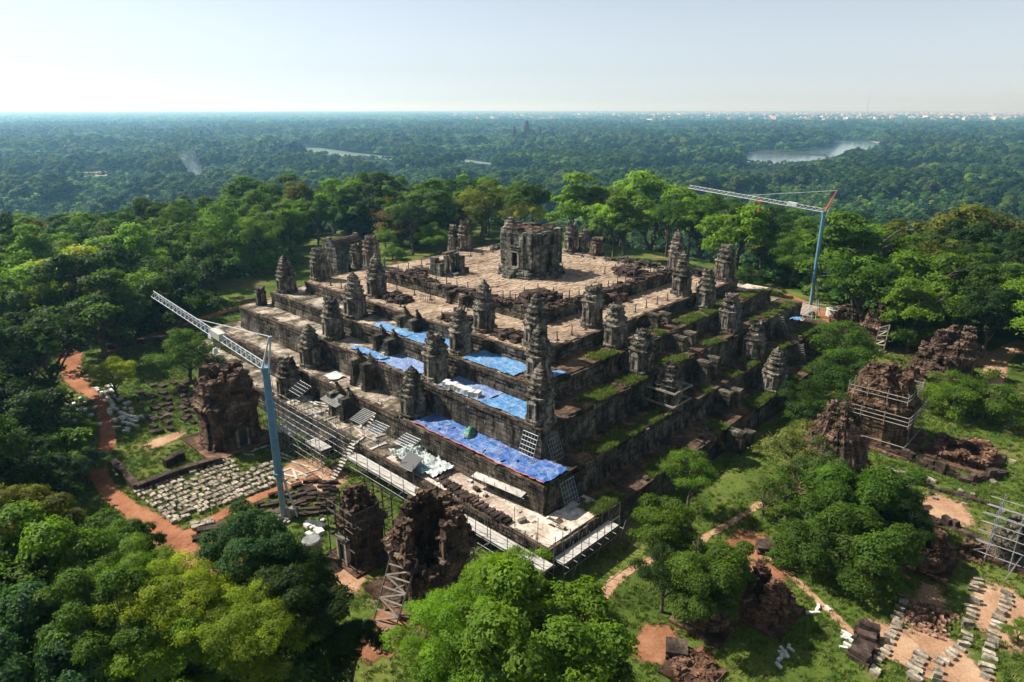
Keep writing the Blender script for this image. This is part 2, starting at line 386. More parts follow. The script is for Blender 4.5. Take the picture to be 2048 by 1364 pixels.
def wall(t, side, zb, zt, h0, lo=None, hi=None, parent=None):
    (nx, ny), (ax, ay) = SIDES[side]
    n = max(3, round((zt - zb - .14) / .40)); ch = (zt - zb - .14) / n; off = course_offsets(n)
    m = MB(); cp = MB(); lo = -h0 if lo is None else lo; hi = h0 if hi is None else hi
    for k in range(n + 1):
        cop = k == n
        zc = zb + k * ch + (ch / 2 if not cop else .07); hh = ch if not cop else .14
        s = lo - (random.uniform(0, .6) if k % 2 else 0)
        while s < hi - .05:
            L = random.uniform(.65, 1.35) if not cop else random.uniform(.8, 1.7)
            a = max(s, lo); e = min(s + L, hi); s += L
            if e - a < .12: continue
            mid = (a + e) / 2
            o = (off[k] if not cop else .20) + random.gauss(0, .018)
            if random.random() < .04: o -= random.uniform(.04, .10)
            if side == 'R':
                ruin = noise.noise(Vector((mid * .16, t * 5.3, 1.7)))
                if cop and ruin > .12: continue
                if k >= n - 1 and ruin > .28 and random.random() < .7: continue
                if t == 1 and -9 < mid < 2 and k > 2 + 3 * noise.noise(Vector((mid * .3, 4, 4))): continue
            if cop and random.random() < .05: continue
            dep = .62 + o; c0 = h0 + o - dep / 2
            ctr = (nx * c0 + ax * mid, ny * c0 + ay * mid, zc)
            dim = (dep, e - a - .014, hh - .012) if nx else (e - a - .014, dep, hh - .012)
            if cop: cp.box((ctr[0], ctr[1], ctr[2] + random.gauss(0, .015)), dim, 0, random.random(), .022)
            else: allblocks.append((float(np.linalg.norm(np.array(ctr) - CAM)), t, side, ctr, dim))
    if cp.v: cp.build('coping', M['coping'], parent, kind='stuff')
def paving(m, x0, x1, y0, y1, z, sx, sy, jz=.018, skip=None, lift=0):
    y = y0
    while y < y1 - .02:
        wy = min(sy * random.uniform(.75, 1.25), y1 - y); x = x0 - random.uniform(0, sx)
        while x < x1:
            wx = sx * random.uniform(.6, 1.5); a = max(x, x0); b = min(x + wx, x1); x += wx
            if b - a < .08: continue
            cx, cyy = (a + b) / 2, y + wy / 2
            if skip and skip(cx, cyy): continue
            m.box((cx, cyy, z - .08 + random.gauss(0, jz) + lift), (b - a - .03, wy - .03, .16), random.gauss(0, .012), random.random(), .012, 1, False, 0, (random.gauss(0, .008), random.gauss(0, .008)))
        y += wy
for t in range(1, 6):
    e = link('tier', None, temple); tierE[t] = e
    h0, zb, zt = H[t], Z[t - 1], Z[t]
    core = MB(); core.box((0, 0, (zb + zt) / 2 - .12), (2 * h0 - .7, 2 * h0 - .7, zt - zb - .08)); core.build('core', M['paving_earth'], e)
    for s in 'LRBK': wall(t, s, zb, zt, h0, parent=e)
    hin = H.get(t + 1, 15.3) + (.0 if t < 5 else 0)
    if t < 5:
        m = MB(); paving(m, -h0 + .12, -hin, -hin, h0 - .1, zt, .8, 1.25); paving(m, hin, h0 - .1, -hin, h0 - .1, zt, 1.1, 1.6)
        paving(m, -hin, hin, hin, h0 - .1, zt, 1.4, 1.1)
        m.build('terrace_floor', M['paving'], e, kind='stuff')
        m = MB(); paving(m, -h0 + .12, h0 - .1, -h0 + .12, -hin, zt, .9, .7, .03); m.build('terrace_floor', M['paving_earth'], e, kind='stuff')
# summit paving and the raised upper platform
UX0, UX1, UY0, UY1 = -15.2, 14.8, -17.0, 14.0
m = MB(); paving(m, -23.3, 23.3, -23.3, 23.3, Z[5], .75, .55, .02, lambda x, y: UX0 + .3 < x < UX1 - .3 and UY0 + .3 < y < UY1 - .3); m.build('summit_paving', M['paving_top'], tierE[5], kind='stuff')
up = link('upper_platform', None, temple)
b = MB(); b.box(((UX0 + UX1) / 2, (UY0 + UY1) / 2, 13.72), (UX1 - UX0 - .6, UY1 - UY0 - .6, 1.5)); b.build('core', M['paving_earth'], up)
m = MB(); paving(m, UX0 + .5, UX1 - .4, UY0 + .5, UY1 - .4, Z[6], .7, .5, .028); m.build('platform_paving', M['paving_top'], up, kind='stuff')
m = MB()
for (side, lo, hi, base) in (('L', UY0, UY1, -UX0), ('R', UX0, UX1, -UY0), ('B', UY0, UY1, UX1), ('K', UX0, UX1, UY1)):
    (nx, ny), (ax, ay) = SIDES[side]
    for k in range(5):
        s = lo
        while s < hi:
            L = random.uniform(.6, 1.2); e_ = min(s + L, hi); mid = (s + e_) / 2
            o = [.26, .12, 0, .08, .16][k] + random.gauss(0, .03) - (.05 if k == 4 else 0)
            s += L
            if k == 4 and noise.noise(Vector((mid * .4, 3, ord(side)))) > .08: continue
            if k == 3 and noise.noise(Vector((mid * .4, 3, ord(side)))) > .3: continue
            c0 = base + o - .4
            ctr = (nx * c0 + ax * mid, ny * c0 + ay * mid, 13.0 + .16 + k * .325 + random.gauss(0, .012))
            m.box(ctr, (.8, e_ - mid + mid - (e_ - L) - .02, .315) if nx else (min(L, e_ - lo) - .02, .8, .315), random.gauss(0, .01), random.random(), .03)
m.build('platform_wall', M['wall'], up, kind='stuff')
m = MB()
for k in range(420):      # loose stones along the platform rim
    s = random.choice('LLRR')
    if s == 'L': p = (UX0 + random.uniform(-.2, 1.4), random.uniform(UY0, UY1))
    else: p = (random.uniform(UX0, UX1), UY0 + random.uniform(-.2, 1.4))
    d = random.uniform(.2, .55); m.box((p[0], p[1], 14.62 + d * .2), (d * 1.5, d, d * .6), random.uniform(0, 3), random.random(), .06)
m.build('rim_rubble', M['dark_block'], up, kind='stuff')
# wall blocks: the 300 that show largest as single pieces, the rest joined per wall
allblocks.sort(key=lambda q: q[0])
front = [q for q in allblocks if q[2] in 'LR']
single = set(id(q) for q in front[:300])
groups = {}
for i, q in enumerate(allblocks):
    _, t, side, c, d = q
    if id(q) in single:
        o = link('stone_block', cube_mesh(i % 4, 'wall'), tierE[t], c, 0, d)
    else: groups.setdefault((t, side), MB()).box(c, d, 0, random.random(), .016)
for (t, side), m in groups.items(): m.build('wall', M['wall'], tierE[t], kind='stuff')

def staircase(t, side, axis, zb, zt, h0, width=1.7, proj=1.5, fw=.75, extra=0.0, parent=None, mats=('wall', 'paving'), fl=(1, 1)):
    (nx, ny), (ax, ay) = SIDES[side]
    e = link('staircase', None, parent or temple)
    def P(out, al, z): return (nx * (h0 + out) + ax * (axis + al), ny * (h0 + out) + ay * (axis + al), z)
    def D(out, al, z): return (out, al, z) if nx else (al, out, z)
    n = max(4, round((zt - zb) / .29)); rise = (zt - zb) / n; run = (proj + .25) / n
    for k in range(n):
        o1 = proj - k * run; d = o1 + .5
        b = MB(); b.box((0, 0, 0), D(d, width - .02, rise - .012), 0, random.random(), .02)
        b.build('step', M[mats[1]], e, P(o1 - d / 2, 0, zb + rise * (k + .5)))
    for s, q in ((-1, fl[0]), (1, fl[1])):
        m = MB(); L = proj + .35; kk = 5
        for k in range(kk):
            zz0 = zb + (zt - zb + extra) * q * k / kk; hh = (zt - zb + extra) * q / kk
            j = 0.0
            while j < L:
                l2 = min(random.uniform(.6, 1.0), L - j)
                m.box(P(j + l2 / 2 - .1 + (.08 if k in (0, kk - 1) else 0), s * (width / 2 + fw / 2), zz0 + hh / 2), D(l2 - .01, fw + (.12 if k in (0, kk - 1) else 0) + random.gauss(0, .02), hh - .012), 0, random.random(), .03)
                j += l2
        m.build('flank_wall', M[mats[0]], e)
    return e
for t in range(1, 6):
    random.seed(100 + t)
    if t > 1: staircase(t, 'L', LC, Z[t - 1], Z[t], H[t], parent=temple)
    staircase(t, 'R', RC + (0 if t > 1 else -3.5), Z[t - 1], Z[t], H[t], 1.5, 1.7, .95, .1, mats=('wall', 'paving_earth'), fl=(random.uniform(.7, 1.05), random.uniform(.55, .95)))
staircase(1, 'L', LC - .4, 0, Z[1] - .5, H[1], 1.8, 1.6, .8, fl=(.8, .55))
random.seed(5)
staircase(6, 'L', LC, Z[5], Z[6], -UX0, 1.8, 1.3, .7, parent=temple, mats=('dark_block', 'paving_top'), fl=(.9, 1))
staircase(6, 'R', RC, Z[5], Z[6], -UY0, 1.8, 1.3, .7, parent=temple, mats=('dark_block', 'paving_top'), fl=(.9, .7))

# ------------------------------------------------------------------ stone towers of the terraces
def plan(n=52):
    q = [(1.0, 0), (1.0, .40), (.90, .41), (.90, .66), (.79, .67), (.78, .78)]
    q = q + [(y, x) for x, y in q[-2::-1]]
    full = []
    for k in range(4):
        c, s = math.cos(k * math.pi / 2), math.sin(k * math.pi / 2)
        full += [(x * c - y * s, x * s + y * c) for x, y in q[:-1]]
    pts = np.array(full + [full[0]]); d = np.r_[0, np.cumsum(np.hypot(*np.diff(pts, axis=0).T))]
    u = np.linspace(0, d[-1], n, endpoint=False)
    return np.c_[np.interp(u, d, pts[:, 0]), np.interp(u, d, pts[:, 1])]
PLAN = plan()
def stack(m, prof, W, seed, rough=.05, blk=.05, cap=True, tint=.5, jag=0.0):
    """rings of the redented plan following (z, scale); eroded course by course"""
    rings = []
    rg = random.Random(seed)
    zs = []
    for i in range(len(prof) - 1):      # split tall spans into courses
        (z0, s0), (z1, s1) = prof[i], prof[i + 1]; k = max(1, int((z1 - z0) / .24))
        for j in range(k): zs.append((z0 + (z1 - z0) * j / k, s0 + (s1 - s0) * j / k))
    zs.append(prof[-1])
    for ri, (z, s) in enumerate(zs):
        ring = []
        for i, (x, y) in enumerate(PLAN):
            b = (hash((seed, ri // 2, (i + ri // 2 * 2) // 4)) % 1000 / 1000 - .5) * 2 * blk
            if blk > .02 and hash((seed, 5, ri // 3, i // 5)) % 100 < 7: b -= .07
            k = s * W * (1 + b); p = Vector((x * k, y * k, z))
            nv = noise.noise_vector(p * 1.7 + Vector((seed * 7.1, 0, 0))) * rough + noise.noise_vector(p * 5 + Vector((0, seed * 3.3, 0))) * rough * .5
            p += nv
            if jag and ri > len(zs) - 4: p.z += jag * noise.noise(Vector((x * 1.8, y * 1.8, seed)))
            ring.append(p)
        rings.append(ring)
    m.rings(rings, tint, cap=cap)
def tower_meshes(seed, storeys=4, W=1.34, mat='tower', finial=True, slim=1.0):
    rg = random.Random(seed); out = []
    m = MB(); stack(m, [(-.25, 1.13), (.12, 1.13), (.16, 1.06), (.3, 1.06), (.33, 1.13), (.46, 1.12), (.50, 1.0), (.62, 1.0)], W, seed, .03); out.append(('plinth', m.mesh('plinth', M[mat])))
    m = MB(); hb = 2.2
    stack(m, [(.5, .93), (.62, .91), (hb + .1, .89), (hb + .12, .95), (hb + .26, .99), (hb + .3, 1.07), (hb + .42, 1.07), (hb + .46, .93)], W, seed + 1, .045); out.append(('body', m.mesh('body', M[mat])))
    for k in range(4):
        m = MB(); a = k * math.pi / 2
        def pl(o, s, z, d, dims): 
            m.box((o * math.cos(a) - s * math.sin(a), o * math.sin(a) + s * math.cos(a), z), dims, a, rg.random(), .02, d)
        for s in (-1, 1): pl(W * .93, s * .40, 1.25, 1, (.3, .16, 1.5))
        pl(W * .95, 0, 2.05, 1, (.34, 1.05, .17)); pl(W * .90, 0, 1.25, 1, (.14, .62, 1.4)); pl(W * .96, 0, 2.32, .35, (.26, .95, .44))
        out.append(('false_door', m.mesh('false_door', M['doorstone'])))
    z = hb + .42; w_ = .90
    hs = [.68, .60, .52, .45]
    for k in range(storeys):
        h_ = hs[k] * rg.uniform(.92, 1.08); m = MB(); s = w_
        last = k == storeys - 1 and not finial
        stack(m, [(z, s * .97), (z + h_ * .12, s * 1.0), (z + h_ * .2, s * .93), (z + h_ * .5, s * .91), (z + h_ * .58, s * .97), (z + h_ * .68, s * 1.0), (z + h_ * .72, s * 1.05), (z + h_ * .95, s * 1.03), (z + h_, s * .86)], W, seed + 11 * k, .05, .04, jag=.5 if last else 0)
        for c in range(8):          # antefixes standing on the cornice
            a = c * math.pi / 4; rr = W * s * (.90 if c % 2 == 0 else 1.02)
            if rg.random() < .25: continue
            m.box((rr * math.cos(a), rr * math.sin(a), z + h_ * .98), (.2, .3 * s, .36 * s + .08), a, rg.random(), .035, .4)
        out.append(('storey', m.mesh('storey', M[mat]))); z += h_; w_ *= .80 if k else .85
    if finial:
        m = MB(); s = w_ * 1.02; stack(m, [(z - .02, s * .9), (z + .12, s * 1.1), (z + .24, s * 1.02), (z + .36, s * .60), (z + .44, s * .66), (z + .58, s * .38), (z + .82, s * .12)], W, seed + 77, .04); out.append(('finial', m.mesh('finial', M[mat])))
    return out
M['doorstone'] = stone('door_sandstone', (.06, .055, .045), (.20, .175, .14), (.38, .345, .285), 1.2, 5, .6, .5, .6)
TOW = {}
for k in range(5): TOW['full%d' % k] = tower_meshes(20 + k * 3)
for k in range(3): TOW['short%d' % k] = tower_meshes(60 + k * 3, 3, 1.38, finial=False)
TOW['stub'] = tower_meshes(90, 1, 1.25, 'dark_block', finial=False)
TOW['two'] = tower_meshes(95, 2, 1.3, finial=False)
TOW['full5'] = tower_meshes(41, 3, 1.36); TOW['short3'] = tower_meshes(73, 4, 1.3, finial=False)
def tower(kind, p, label, s=1.0, sw=1.0, rz=0.0, lean=0.0, group='stone towers on the terraces'):
    e = thing('stone_tower', label, 'tower', p, rz, group); e.scale = (sw * .93, sw * .93, s * 1.03); e.rotation_euler = (lean, lean * .6, rz)
    for nm, me in TOW[kind]: link(nm, me, e)
    return e
ORD = {5: 'topmost', 4: 'fourth', 3: 'third', 2: 'second', 1: 'lowest'}
SUNNY = 'on the sunlit left flank'; SHADE = 'on the shaded right flank'
TL = [  # level, x, y, kind, height, width, where
    (5, -21.2, -21.4, 'full0', 1.02, 1.02, 'near corner, highest of the stacked three'), (5, -21.5, -13.5, 'full1', 1.05, 1.0, SUNNY + ', right of the stairway'),
    (5, -21.1, 8.4, 'full2', 1.04, 1.06, SUNNY + ', left of the stairway'), (5, -21.2, 23.0, 'short0', 1.06, 1.0, 'at the far left corner with a broken top'),
    (5, -11.4, -21.8, 'two', 1.22, .98, SHADE + ', with a ragged broken top'), (5, 9.4, -21.8, 'full3', 1.08, 1.0, SHADE + ', beyond the stairway'),
    (5, 21.3, -22.2, 'short1', 1.16, 1.06, 'far right corner, apart before the trees'), (5, 22.0, -13.3, 'full4', 1.16, .95, 'far side, slender with intact finial'),
    (5, 9.7, 23.7, 'short2', 1.12, 1.0, 'on the back edge, right of a slimmer ruined tower'), (5, 9.1, 26.2, 'short1', .95, .72, 'back edge, slim beside a larger tower'),
    (5, 22.2, 8.6, 'short2', 1.1, .95, 'on the back edge just right of the central shrine'), (5, 24.6, 7.6, 'two', .98, .72, 'back edge, thin stacked remnant by the shrine'),
    (5, 23.0, 3.2, 'stub', .9, .95, 'back edge, reduced to a low pyramid'), (5, -10.8, 24.0, 'short0', 1.15, 1.05, 'on the back left edge beside the gate building'),
    (5, -11.8, 27.0, 'two', .9, .72, 'on the back left edge, narrow and overgrown'),
    (4, -25.3, -25.5, 'full3', .98, 1.0, 'near corner, middle of the stacked three'), (4, -25.6, -13.8, 'short3', 1.02, 1.0, SUNNY + ', right of the stairway'),
    (4, -25.8, 7.0, 'full0', 1.06, 1.12, SUNNY + ', left of the stairway'), (4, -25.5, 25.6, 'full4', .98, 1.06, 'at the far left corner, dark against the lawn'),
    (4, -11.7, -25.5, 'short1', 1.05, 1.0, SHADE + ', before the stairway'), (4, 10.5, -25.1, 'short3', 1.08, 1.0, SHADE + ', beyond the stairway'),
    (3, -29.6, -29.6, 'full2', 1.05, 1.04, 'near corner, lowest of the stacked three'), (3, -29.4, -13.8, 'short0', 1.16, 1.02, SUNNY + ', right of the stairway'),
    (3, -29.4, 7.0, 'short2', 1.14, 1.0, SUNNY + ', left of the stairway'), (3, -28.2, 29.0, 'stub', .8, .62, 'at the far left corner, only a stump'),
    (3, -12.0, -29.4, 'short0', 1.1, 1.02, SHADE + ', before the stairway'), (3, 9.7, -29.3, 'short1', 1.08, 1.02, SHADE + ', beyond the stairway'),
    (2, -32.6, -13.5, 'full0', .99, 1.12, SUNNY + ', above the long deep blue tarp'), (2, -32.3, 8.2, 'full5', 1.08, 1.05, SUNNY + ', left of the stairway'),
    (2, -11.0, -32.7, 'full5', 1.04, 1.12, SHADE + ', belted by a timber frame'), (2, 10.4, -32.8, 'short0', 1.12, 1.02, SHADE + ', beyond the stairway'),
    (1, -36.0, 7.9, 'short2', 1.06, 1.08, SUNNY + ', dark behind the scaffolding'), (1, 8.6, -36.8, 'full4', 1.02, 1.14, SHADE + ', beyond the stairway by the trees')]
for i, (lv, x, y, kd, s, sw, wh) in enumerate(TL):
    tower(kd, (x, y, Z[lv]), '%s terrace stone tower, %s' % (ORD[lv], wh), s, sw, (i * 2 % 4) * math.pi / 2 + random.gauss(0, .03), random.gauss(0, .008))
# timber belt round the tower of the second terrace
for zz, nm in ((.75, 'lower'), (2.35, 'upper')):
    e = thing('timber_belt', '%s timber belt around the braced tower on the shaded right flank' % nm, 'brace', (-11.0, -32.7, Z[2] + zz))
    for k in range(4):
        b = MB(); b.box((0, 1.78, 0), (3.9, .14, .2), 0, .5, .01); o = b.build('beam', M['timber'], e); o.rotation_euler = (0, 0, k * math.pi / 2); o.location.z = .003 * k

# ------------------------------------------------------------------ central shrine
def shrine():
    e = thing('central_shrine', 'large roofless grey sandstone shrine in the middle of the top terrace', 'shrine', (-.35, -1.9, Z[6]))
    m = MB(); stack(m, [(-.1, 1.30), (.25, 1.30), (.3, 1.22), (.5, 1.2), (.55, 1.24), (.8, 1.22), (.86, 1.12), (1.1, 1.10), (1.15, 1.06), (1.35, 1.04), (1.4, 1.0), (1.5, .99)], 3.55, 301, .05, .012); m.build('base_moulding', M['lichen'], e)
    W = 3.45; HT = 6.7
    walls = [(0, 'sunlit'), (1, 'shade')]
    for k in range(4):          # each face: two piers and a wall above the doorway
        a = k * math.pi / 2 + math.pi
        w_ = link('wall', None, e, (0, 0, 0), a)
        m = MB()
        def pier(x, y, dx, dy, z0, z1, sd):
            n = max(2, int((z1 - z0) / .42)); ny = max(1, round(dy / .9))
            for i in range(n):
                h_ = (z1 - z0) / n
                for j in range(ny):
                    o = random.gauss(0, .028)
                    m.box((x + o, y + (j + .5 - ny / 2) * dy / ny, z0 + (i + .5) * h_), (dx + o, dy / ny - .012, h_ - .01), 0, random.random(), .025)
        top = lambda: HT + random.uniform(-.5, .25)
        pier(W - .55, -2.05, 1.0, 2.1, 1.4, top(), 1); pier(W - .55, 2.05, 1.0, 2.1, 1.4, top(), 2)
        pier(W - .25, -1.25, .9, .8, 1.4, top(), 3); pier(W - .25, 1.25, .9, .8, 1.4, top(), 4)
        pier(W - .45, 0, .9, 1.75, 3.75, HT + random.uniform(-.4, .1), 5)
        m.build('masonry', M['lichen'], w_, kind='stuff')
        m = MB()
        for s in (-1, 1): m.box((W + .12, s * .66, 2.5), (.3, .2, 2.2), 0, .6, .015); m.tube((W + .22, s * .9, 1.45), (W + .22, s * .9, 3.6), .12, .12, 8)
        m.box((W + .14, 0, 3.66), (.36, 1.7, .2), 0, .5, .015); m.box((W + .1, 0, 1.42), (.5, 1.7, .14), 0, .5, .015)
        m.build('door_frame', M['pale_block'] if k == 0 else M['lichen'], w_)
        for zz in (4.05, 4.42):
            b = MB(); b.box((W + .2, 0, zz), (.4, 1.9, .13), 0, .5, .02); b.build('lintel', M['lichen'], w_)
        for st in range(4):
            b = MB(); b.box((W + .9 - st * .1 + .5 * (3 - st) * .3, 0, .18 + st * .34), (1.5 - st * .2, 1.5, .33), 0, random.random(), .02); b.build('step', M['lichen'], w_)
    m = MB(); n = 40                          # ragged inner blockwork so the shell reads deep
    for k in range(4):
        a = k * math.pi / 2; 
        for s in (-1, 1):
            for i in range(12): m.box((2.55 * math.cos(a + s * .62) + random.gauss(0, .05), 2.55 * math.sin(a + s * .62) + random.gauss(0, .05), 1.5 + i * .42), (1.1, 1.1, .41), a, random.random(), .04)
    m.build('inner_masonry', M['lichen'], e, kind='stuff')
    m = MB()
    for i in range(7): m.box((random.gauss(0, .1), random.gauss(0, .1), 5.4 + .02 * i), (5.2 - .1 * i, .6, .3), i * .47, random.random(), .05)
    m.build('ceiling_rubble', M['coping'], e)
    rg = random.Random(4)                     # broken roof slabs
    for i in range(46):
        a = rg.uniform(0, 6.28); r_ = rg.uniform(.4, 3.2); x, y = r_ * math.cos(a), r_ * math.sin(a)
        b = MB(); b.box((0, 0, 0), (rg.uniform(.8, 2.4), rg.uniform(.4, 1.0), rg.uniform(.18, .4)), 0, rg.random(), .05, .95)
        o = b.build('roof_slab', M['coping'], e, (x, y, 6.35 + .55 * abs(math.cos(2 * a)) * r_ / 3 + rg.uniform(-.2, .3)), rg.choice((0, math.pi / 2)) + rg.gauss(0, .12)); o.rotation_euler[0] = rg.gauss(0, .06); o.rotation_euler[1] = rg.gauss(0, .06)
    m = MB(); stack(m, [(6.5, .28), (6.9, .30), (7.0, .24), (7.4, .25), (7.45, .19), (7.8, .2), (7.85, .14), (8.2, .13), (8.3, .05)], 3.5, 320, .05); m.build('corner_pinnacle', M['tower'], e, (-2.2, 2.2, 0))
random.seed(11); shrine()
def heap(name, label, c, sx, sy, h, n, mat, seed, cat='ruin', bs=(.5, 1.2), rz=0.0):
    rg = random.Random(seed); e = thing(name, label, cat, c, rz)
    m = MB(); stackn = 0
    for i in range(n):
        x = rg.uniform(-1, 1); y = rg.uniform(-1, 1); k = max(abs(x), abs(y)); zt = h * (1 - k ** 3 * .7) * rg.uniform(.35, 1)
        d = rg.uniform(*bs)
        m.box((x * sx, y * sy, zt * .5), (d * rg.uniform(.9, 1.5), d * rg.uniform(.6, .9), max(zt, .25)), rg.choice((0, math.pi / 2)) + rg.gauss(0, .15), rg.random(), .05)
    m.build('masonry', M[mat], e, kind='stuff')
    for i in range(min(28, n // 2)):
        x = rg.uniform(-1, 1) * .9; y = rg.uniform(-1, 1) * .9; k = max(abs(x), abs(y)); d = rg.uniform(*bs)
        b = MB(); b.box((0, 0, 0), (d * 1.3, d * .7, .28), 0, rg.random(), .04)
        o = b.build('stone_block', M[mat], e, (x * sx, y * sy, h * (1 - k ** 3 * .6) * .92), rg.choice((0, math.pi / 2)) + rg.gauss(0, .25)); o.rotation_euler[0] = rg.gauss(0, .1)
    return e
heap('ruined_shrine', 'low square heap of dark stones near the front corner of the top terrace', (-11.0, -13.0, Z[6]), 2.1, 2.1, 1.1, 60, 'dark_block', 1)
heap('ruined_shrine', 'low dark stone ruin on the top terrace right of the central shrine', (8.9, -13.2, Z[6]), 1.9, 1.9, 1.1, 60, 'dark_block', 2)
heap('rubble_heap', 'heap of dark collapsed blocks beside the tower left of the top stairway', (-20.6, 4.6, Z[5]), 1.0, 1.9, 1.0, 30, 'dark_block', 3)
heap('rubble_heap', 'heap of brown collapsed blocks between two top terrace towers on the sunlit side', (-21.2, -8.8, Z[5]), 1.0, 2.6, .8, 30, 'dark_block', 4)
heap('rubble_heap', 'heap of brown blocks between the near corner tower and its sunlit neighbour', (-21.3, -17.6, Z[5]), .9, 1.8, .8, 24, 'dark_block', 14)
heap('rubble_heap', 'sprawl of dark blocks on the back left of the raised top platform', (-12.4, 9.6, Z[6] - .2), 2.4, 2.6, .7, 50, 'dark_block', 5, bs=(.4, .9))
heap('rubble_heap', 'row of pale broken slabs along the far edge of the top terrace', (21.0, -6.0, Z[5]), 1.2, 5.0, .9, 40, 'wall', 6)
heap('rubble_heap', 'jumble of fallen stones at the far end of the top terrace right of the shrine', (21.5, -19, Z[5]), 1.0, 2.2, 1.1, 30, 'wall', 7)
heap('rubble_heap', 'low broken wall on the back edge left of the central shrine', (13.5, 17.5, Z[5] + .2), 3.0, .6, 1.4, 40, 'wall', 8)
def door_ruin():
    e = thing('ruined_doorway', 'standing stone doorway ruin with open door on the top terrace left of the shrine', 'ruin', (-9.7, 6.0, Z[6]), 0)
    m = MB()
    for i in range(7): m.box((0, 0, .15 + i * .0), (1, 1, .1), 0, .5)
    def pier(x, y, dx, dy, h_, nm):
        b = MB(); n = max(3, int(h_ / .45))
        for i in range(n): b.box((x + random.gauss(0, .02), y + random.gauss(0, .02), (i + .5) * h_ / n), (dx, dy, h_ / n - .012), 0, random.random(), .03)
        b.build(nm, M['lichen'], e)
    pier(-1.6, 1.4, .8, 1.2, 2.6, 'pier'); pier(-.7, 1.3, 1.0, .7, 2.1, 'pier'); pier(-1.7, .1, .7, .9, 1.9, 'pier')
    pier(.35, 1.0, .35, .9, 2.6, 'door_jamb'); pier(1.35, .4, .9, 1.4, 3.0, 'pier'); pier(1.9, -.4, .8, 1.0, 2.6, 'pier'); pier(.8, 1.4, 1.4, .5, .5, 'sill')
    b = MB(); b.box((.75, .8, 3.02), (2.4, .8, .32), .15, .4, .05); b.build('lintel', M['coping'], e)
    pier(1.9, -1.3, 1.1, .8, .9, 'plinth'); pier(.4, -1.3, 1.6, .8, .35, 'plinth')
random.seed(3); door_ruin()

# ------------------------------------------------------------------ trees
def leaf_quads(P, N, T, ln, wd, rng):
    """diamond leaves: P centres, N normals, T long axes"""
    B = np.cross(N, T); n = len(P); sz = rng.uniform(.55, 1.5, n); L = (ln * sz)[:, None]; Wd = (wd * sz * rng.uniform(.8, 1.2, n))[:, None]
    fold = N * Wd * .22
    V = np.empty((n, 4, 3)); V[:, 0] = P - T * L * .5; V[:, 1] = P + B * Wd * .5 + fold; V[:, 2] = P + T * L * .5 - fold; V[:, 3] = P - B * Wd * .5 + fold
    return V.reshape(-1, 3)
def nrm(a): return a / (np.linalg.norm(a, axis=1, keepdims=True) + 1e-9)
def raw_mesh(name, V, nq, tint, mat):
    me = bpy.data.meshes.new(name); me.vertices.add(len(V)); me.vertices.foreach_set('co', V.astype(np.float32).ravel())
    me.loops.add(nq * 4); me.loops.foreach_set('vertex_index', np.arange(nq * 4, dtype=np.int32))
    me.polygons.add(nq); me.polygons.foreach_set('loop_start', np.arange(0, nq * 4, 4, dtype=np.int32))
    a = me.attributes.new('tint', 'FLOAT', 'FACE'); a.data.foreach_set('value', tint.astype(np.float32))
    me.materials.append(mat); me.update(calc_edges=True); return me
def crown_arrays(seed, nl, leaf, nlobe=34, flat=.8, lobe=(.13, .34), per=14, cs=.05, low=-.3, droop=0.0, wid=.5, fill=.12, spread=(.5, 1.05), nd=.95, nr=.33):
    rng = np.random.default_rng(seed)
    ct = rng.uniform(low, 1, nlobe); ph = rng.uniform(0, 2 * np.pi, nlobe); st = np.sqrt(1 - ct * ct)
    rad = rng.uniform(*spread, nlobe)
    C = np.c_[st * np.cos(ph) * rad, st * np.sin(ph) * rad, ct * rad * flat]
    # uneven outline
    C *= (1 + .16 * np.sin(ph * 2 + seed)[:, None] + .1 * np.sin(ph * 3 + 2 * seed)[:, None])
    r = rng.uniform(*lobe, nlobe)
    C = np.r_[C, [[0, 0, .05]]]; r = np.r_[r, .5]
    nc = int(nl / per * 2.2); pr = r ** 2; pr[-1] *= .35; pr /= pr.sum()
    k = rng.choice(len(r), nc, p=pr)
    d = nrm(rng.normal(size=(nc, 3)) + np.array((0, 0, .35)))
    d[:, 2] = np.where(d[:, 2] < -.25, -d[:, 2], d[:, 2])
    q = C[k] + d * (r[k] * (.62 + .42 * rng.random(nc) ** .7))[:, None] * np.array((1, 1, .68))
    D = np.linalg.norm(q[:, None, :] - C[None, :, :], axis=2) / r[None, :]; D[np.arange(nc), k] = 9
    keep = (D.min(1) > .80) | (rng.random(nc) < fill)
    q, d, k = q[keep], d[keep], k[keep]; m = min(len(q), int(nl / per)); q, d, k = q[:m], d[:m], k[:m]; lt = rng.random(len(r))[k]
    n = m * per
    ex = np.percentile(np.hypot(q[:, 0], q[:, 1]), 93); q = q / np.array((ex, ex, max(.9, np.percentile(q[:, 2], 98))))
    P = np.repeat(q, per, 0) + rng.normal(size=(n, 3)) * cs * np.array((1.1, 1.1, .7))
    P[:, 2] -= droop * np.repeat(rng.random(m), per)
    N = nrm(np.repeat(d, per, 0) * nd + np.array((0, 0, .22)) + rng.normal(size=(n, 3)) * nr)
    T = nrm(np.cross(N, rng.normal(size=(n, 3))))
    V = leaf_quads(P, N, T, leaf, leaf * wid, rng)
    tint = np.clip(np.repeat(lt * .5 + rng.random(m) * .28, per) + rng.random(n) * .24, 0, 1)
    return V, tint, n
def crown(name, mat='leaf', **k):
    V, t, n = crown_arrays(**k); return raw_mesh(name, V, n, t, M[mat])
CR = {}
for i in range(4): CR['mid%d' % i] = crown('crown', seed=10 + i, nl=9000, leaf=.085, nlobe=30 + 6 * i, flat=(.8, .95, .7, .85)[i])
for i in range(2): CR['fine%d' % i] = crown('crown', seed=30 + i, nl=15000, leaf=.055, nlobe=46, flat=.8, lobe=(.14, .3), cs=.05, wid=.4)
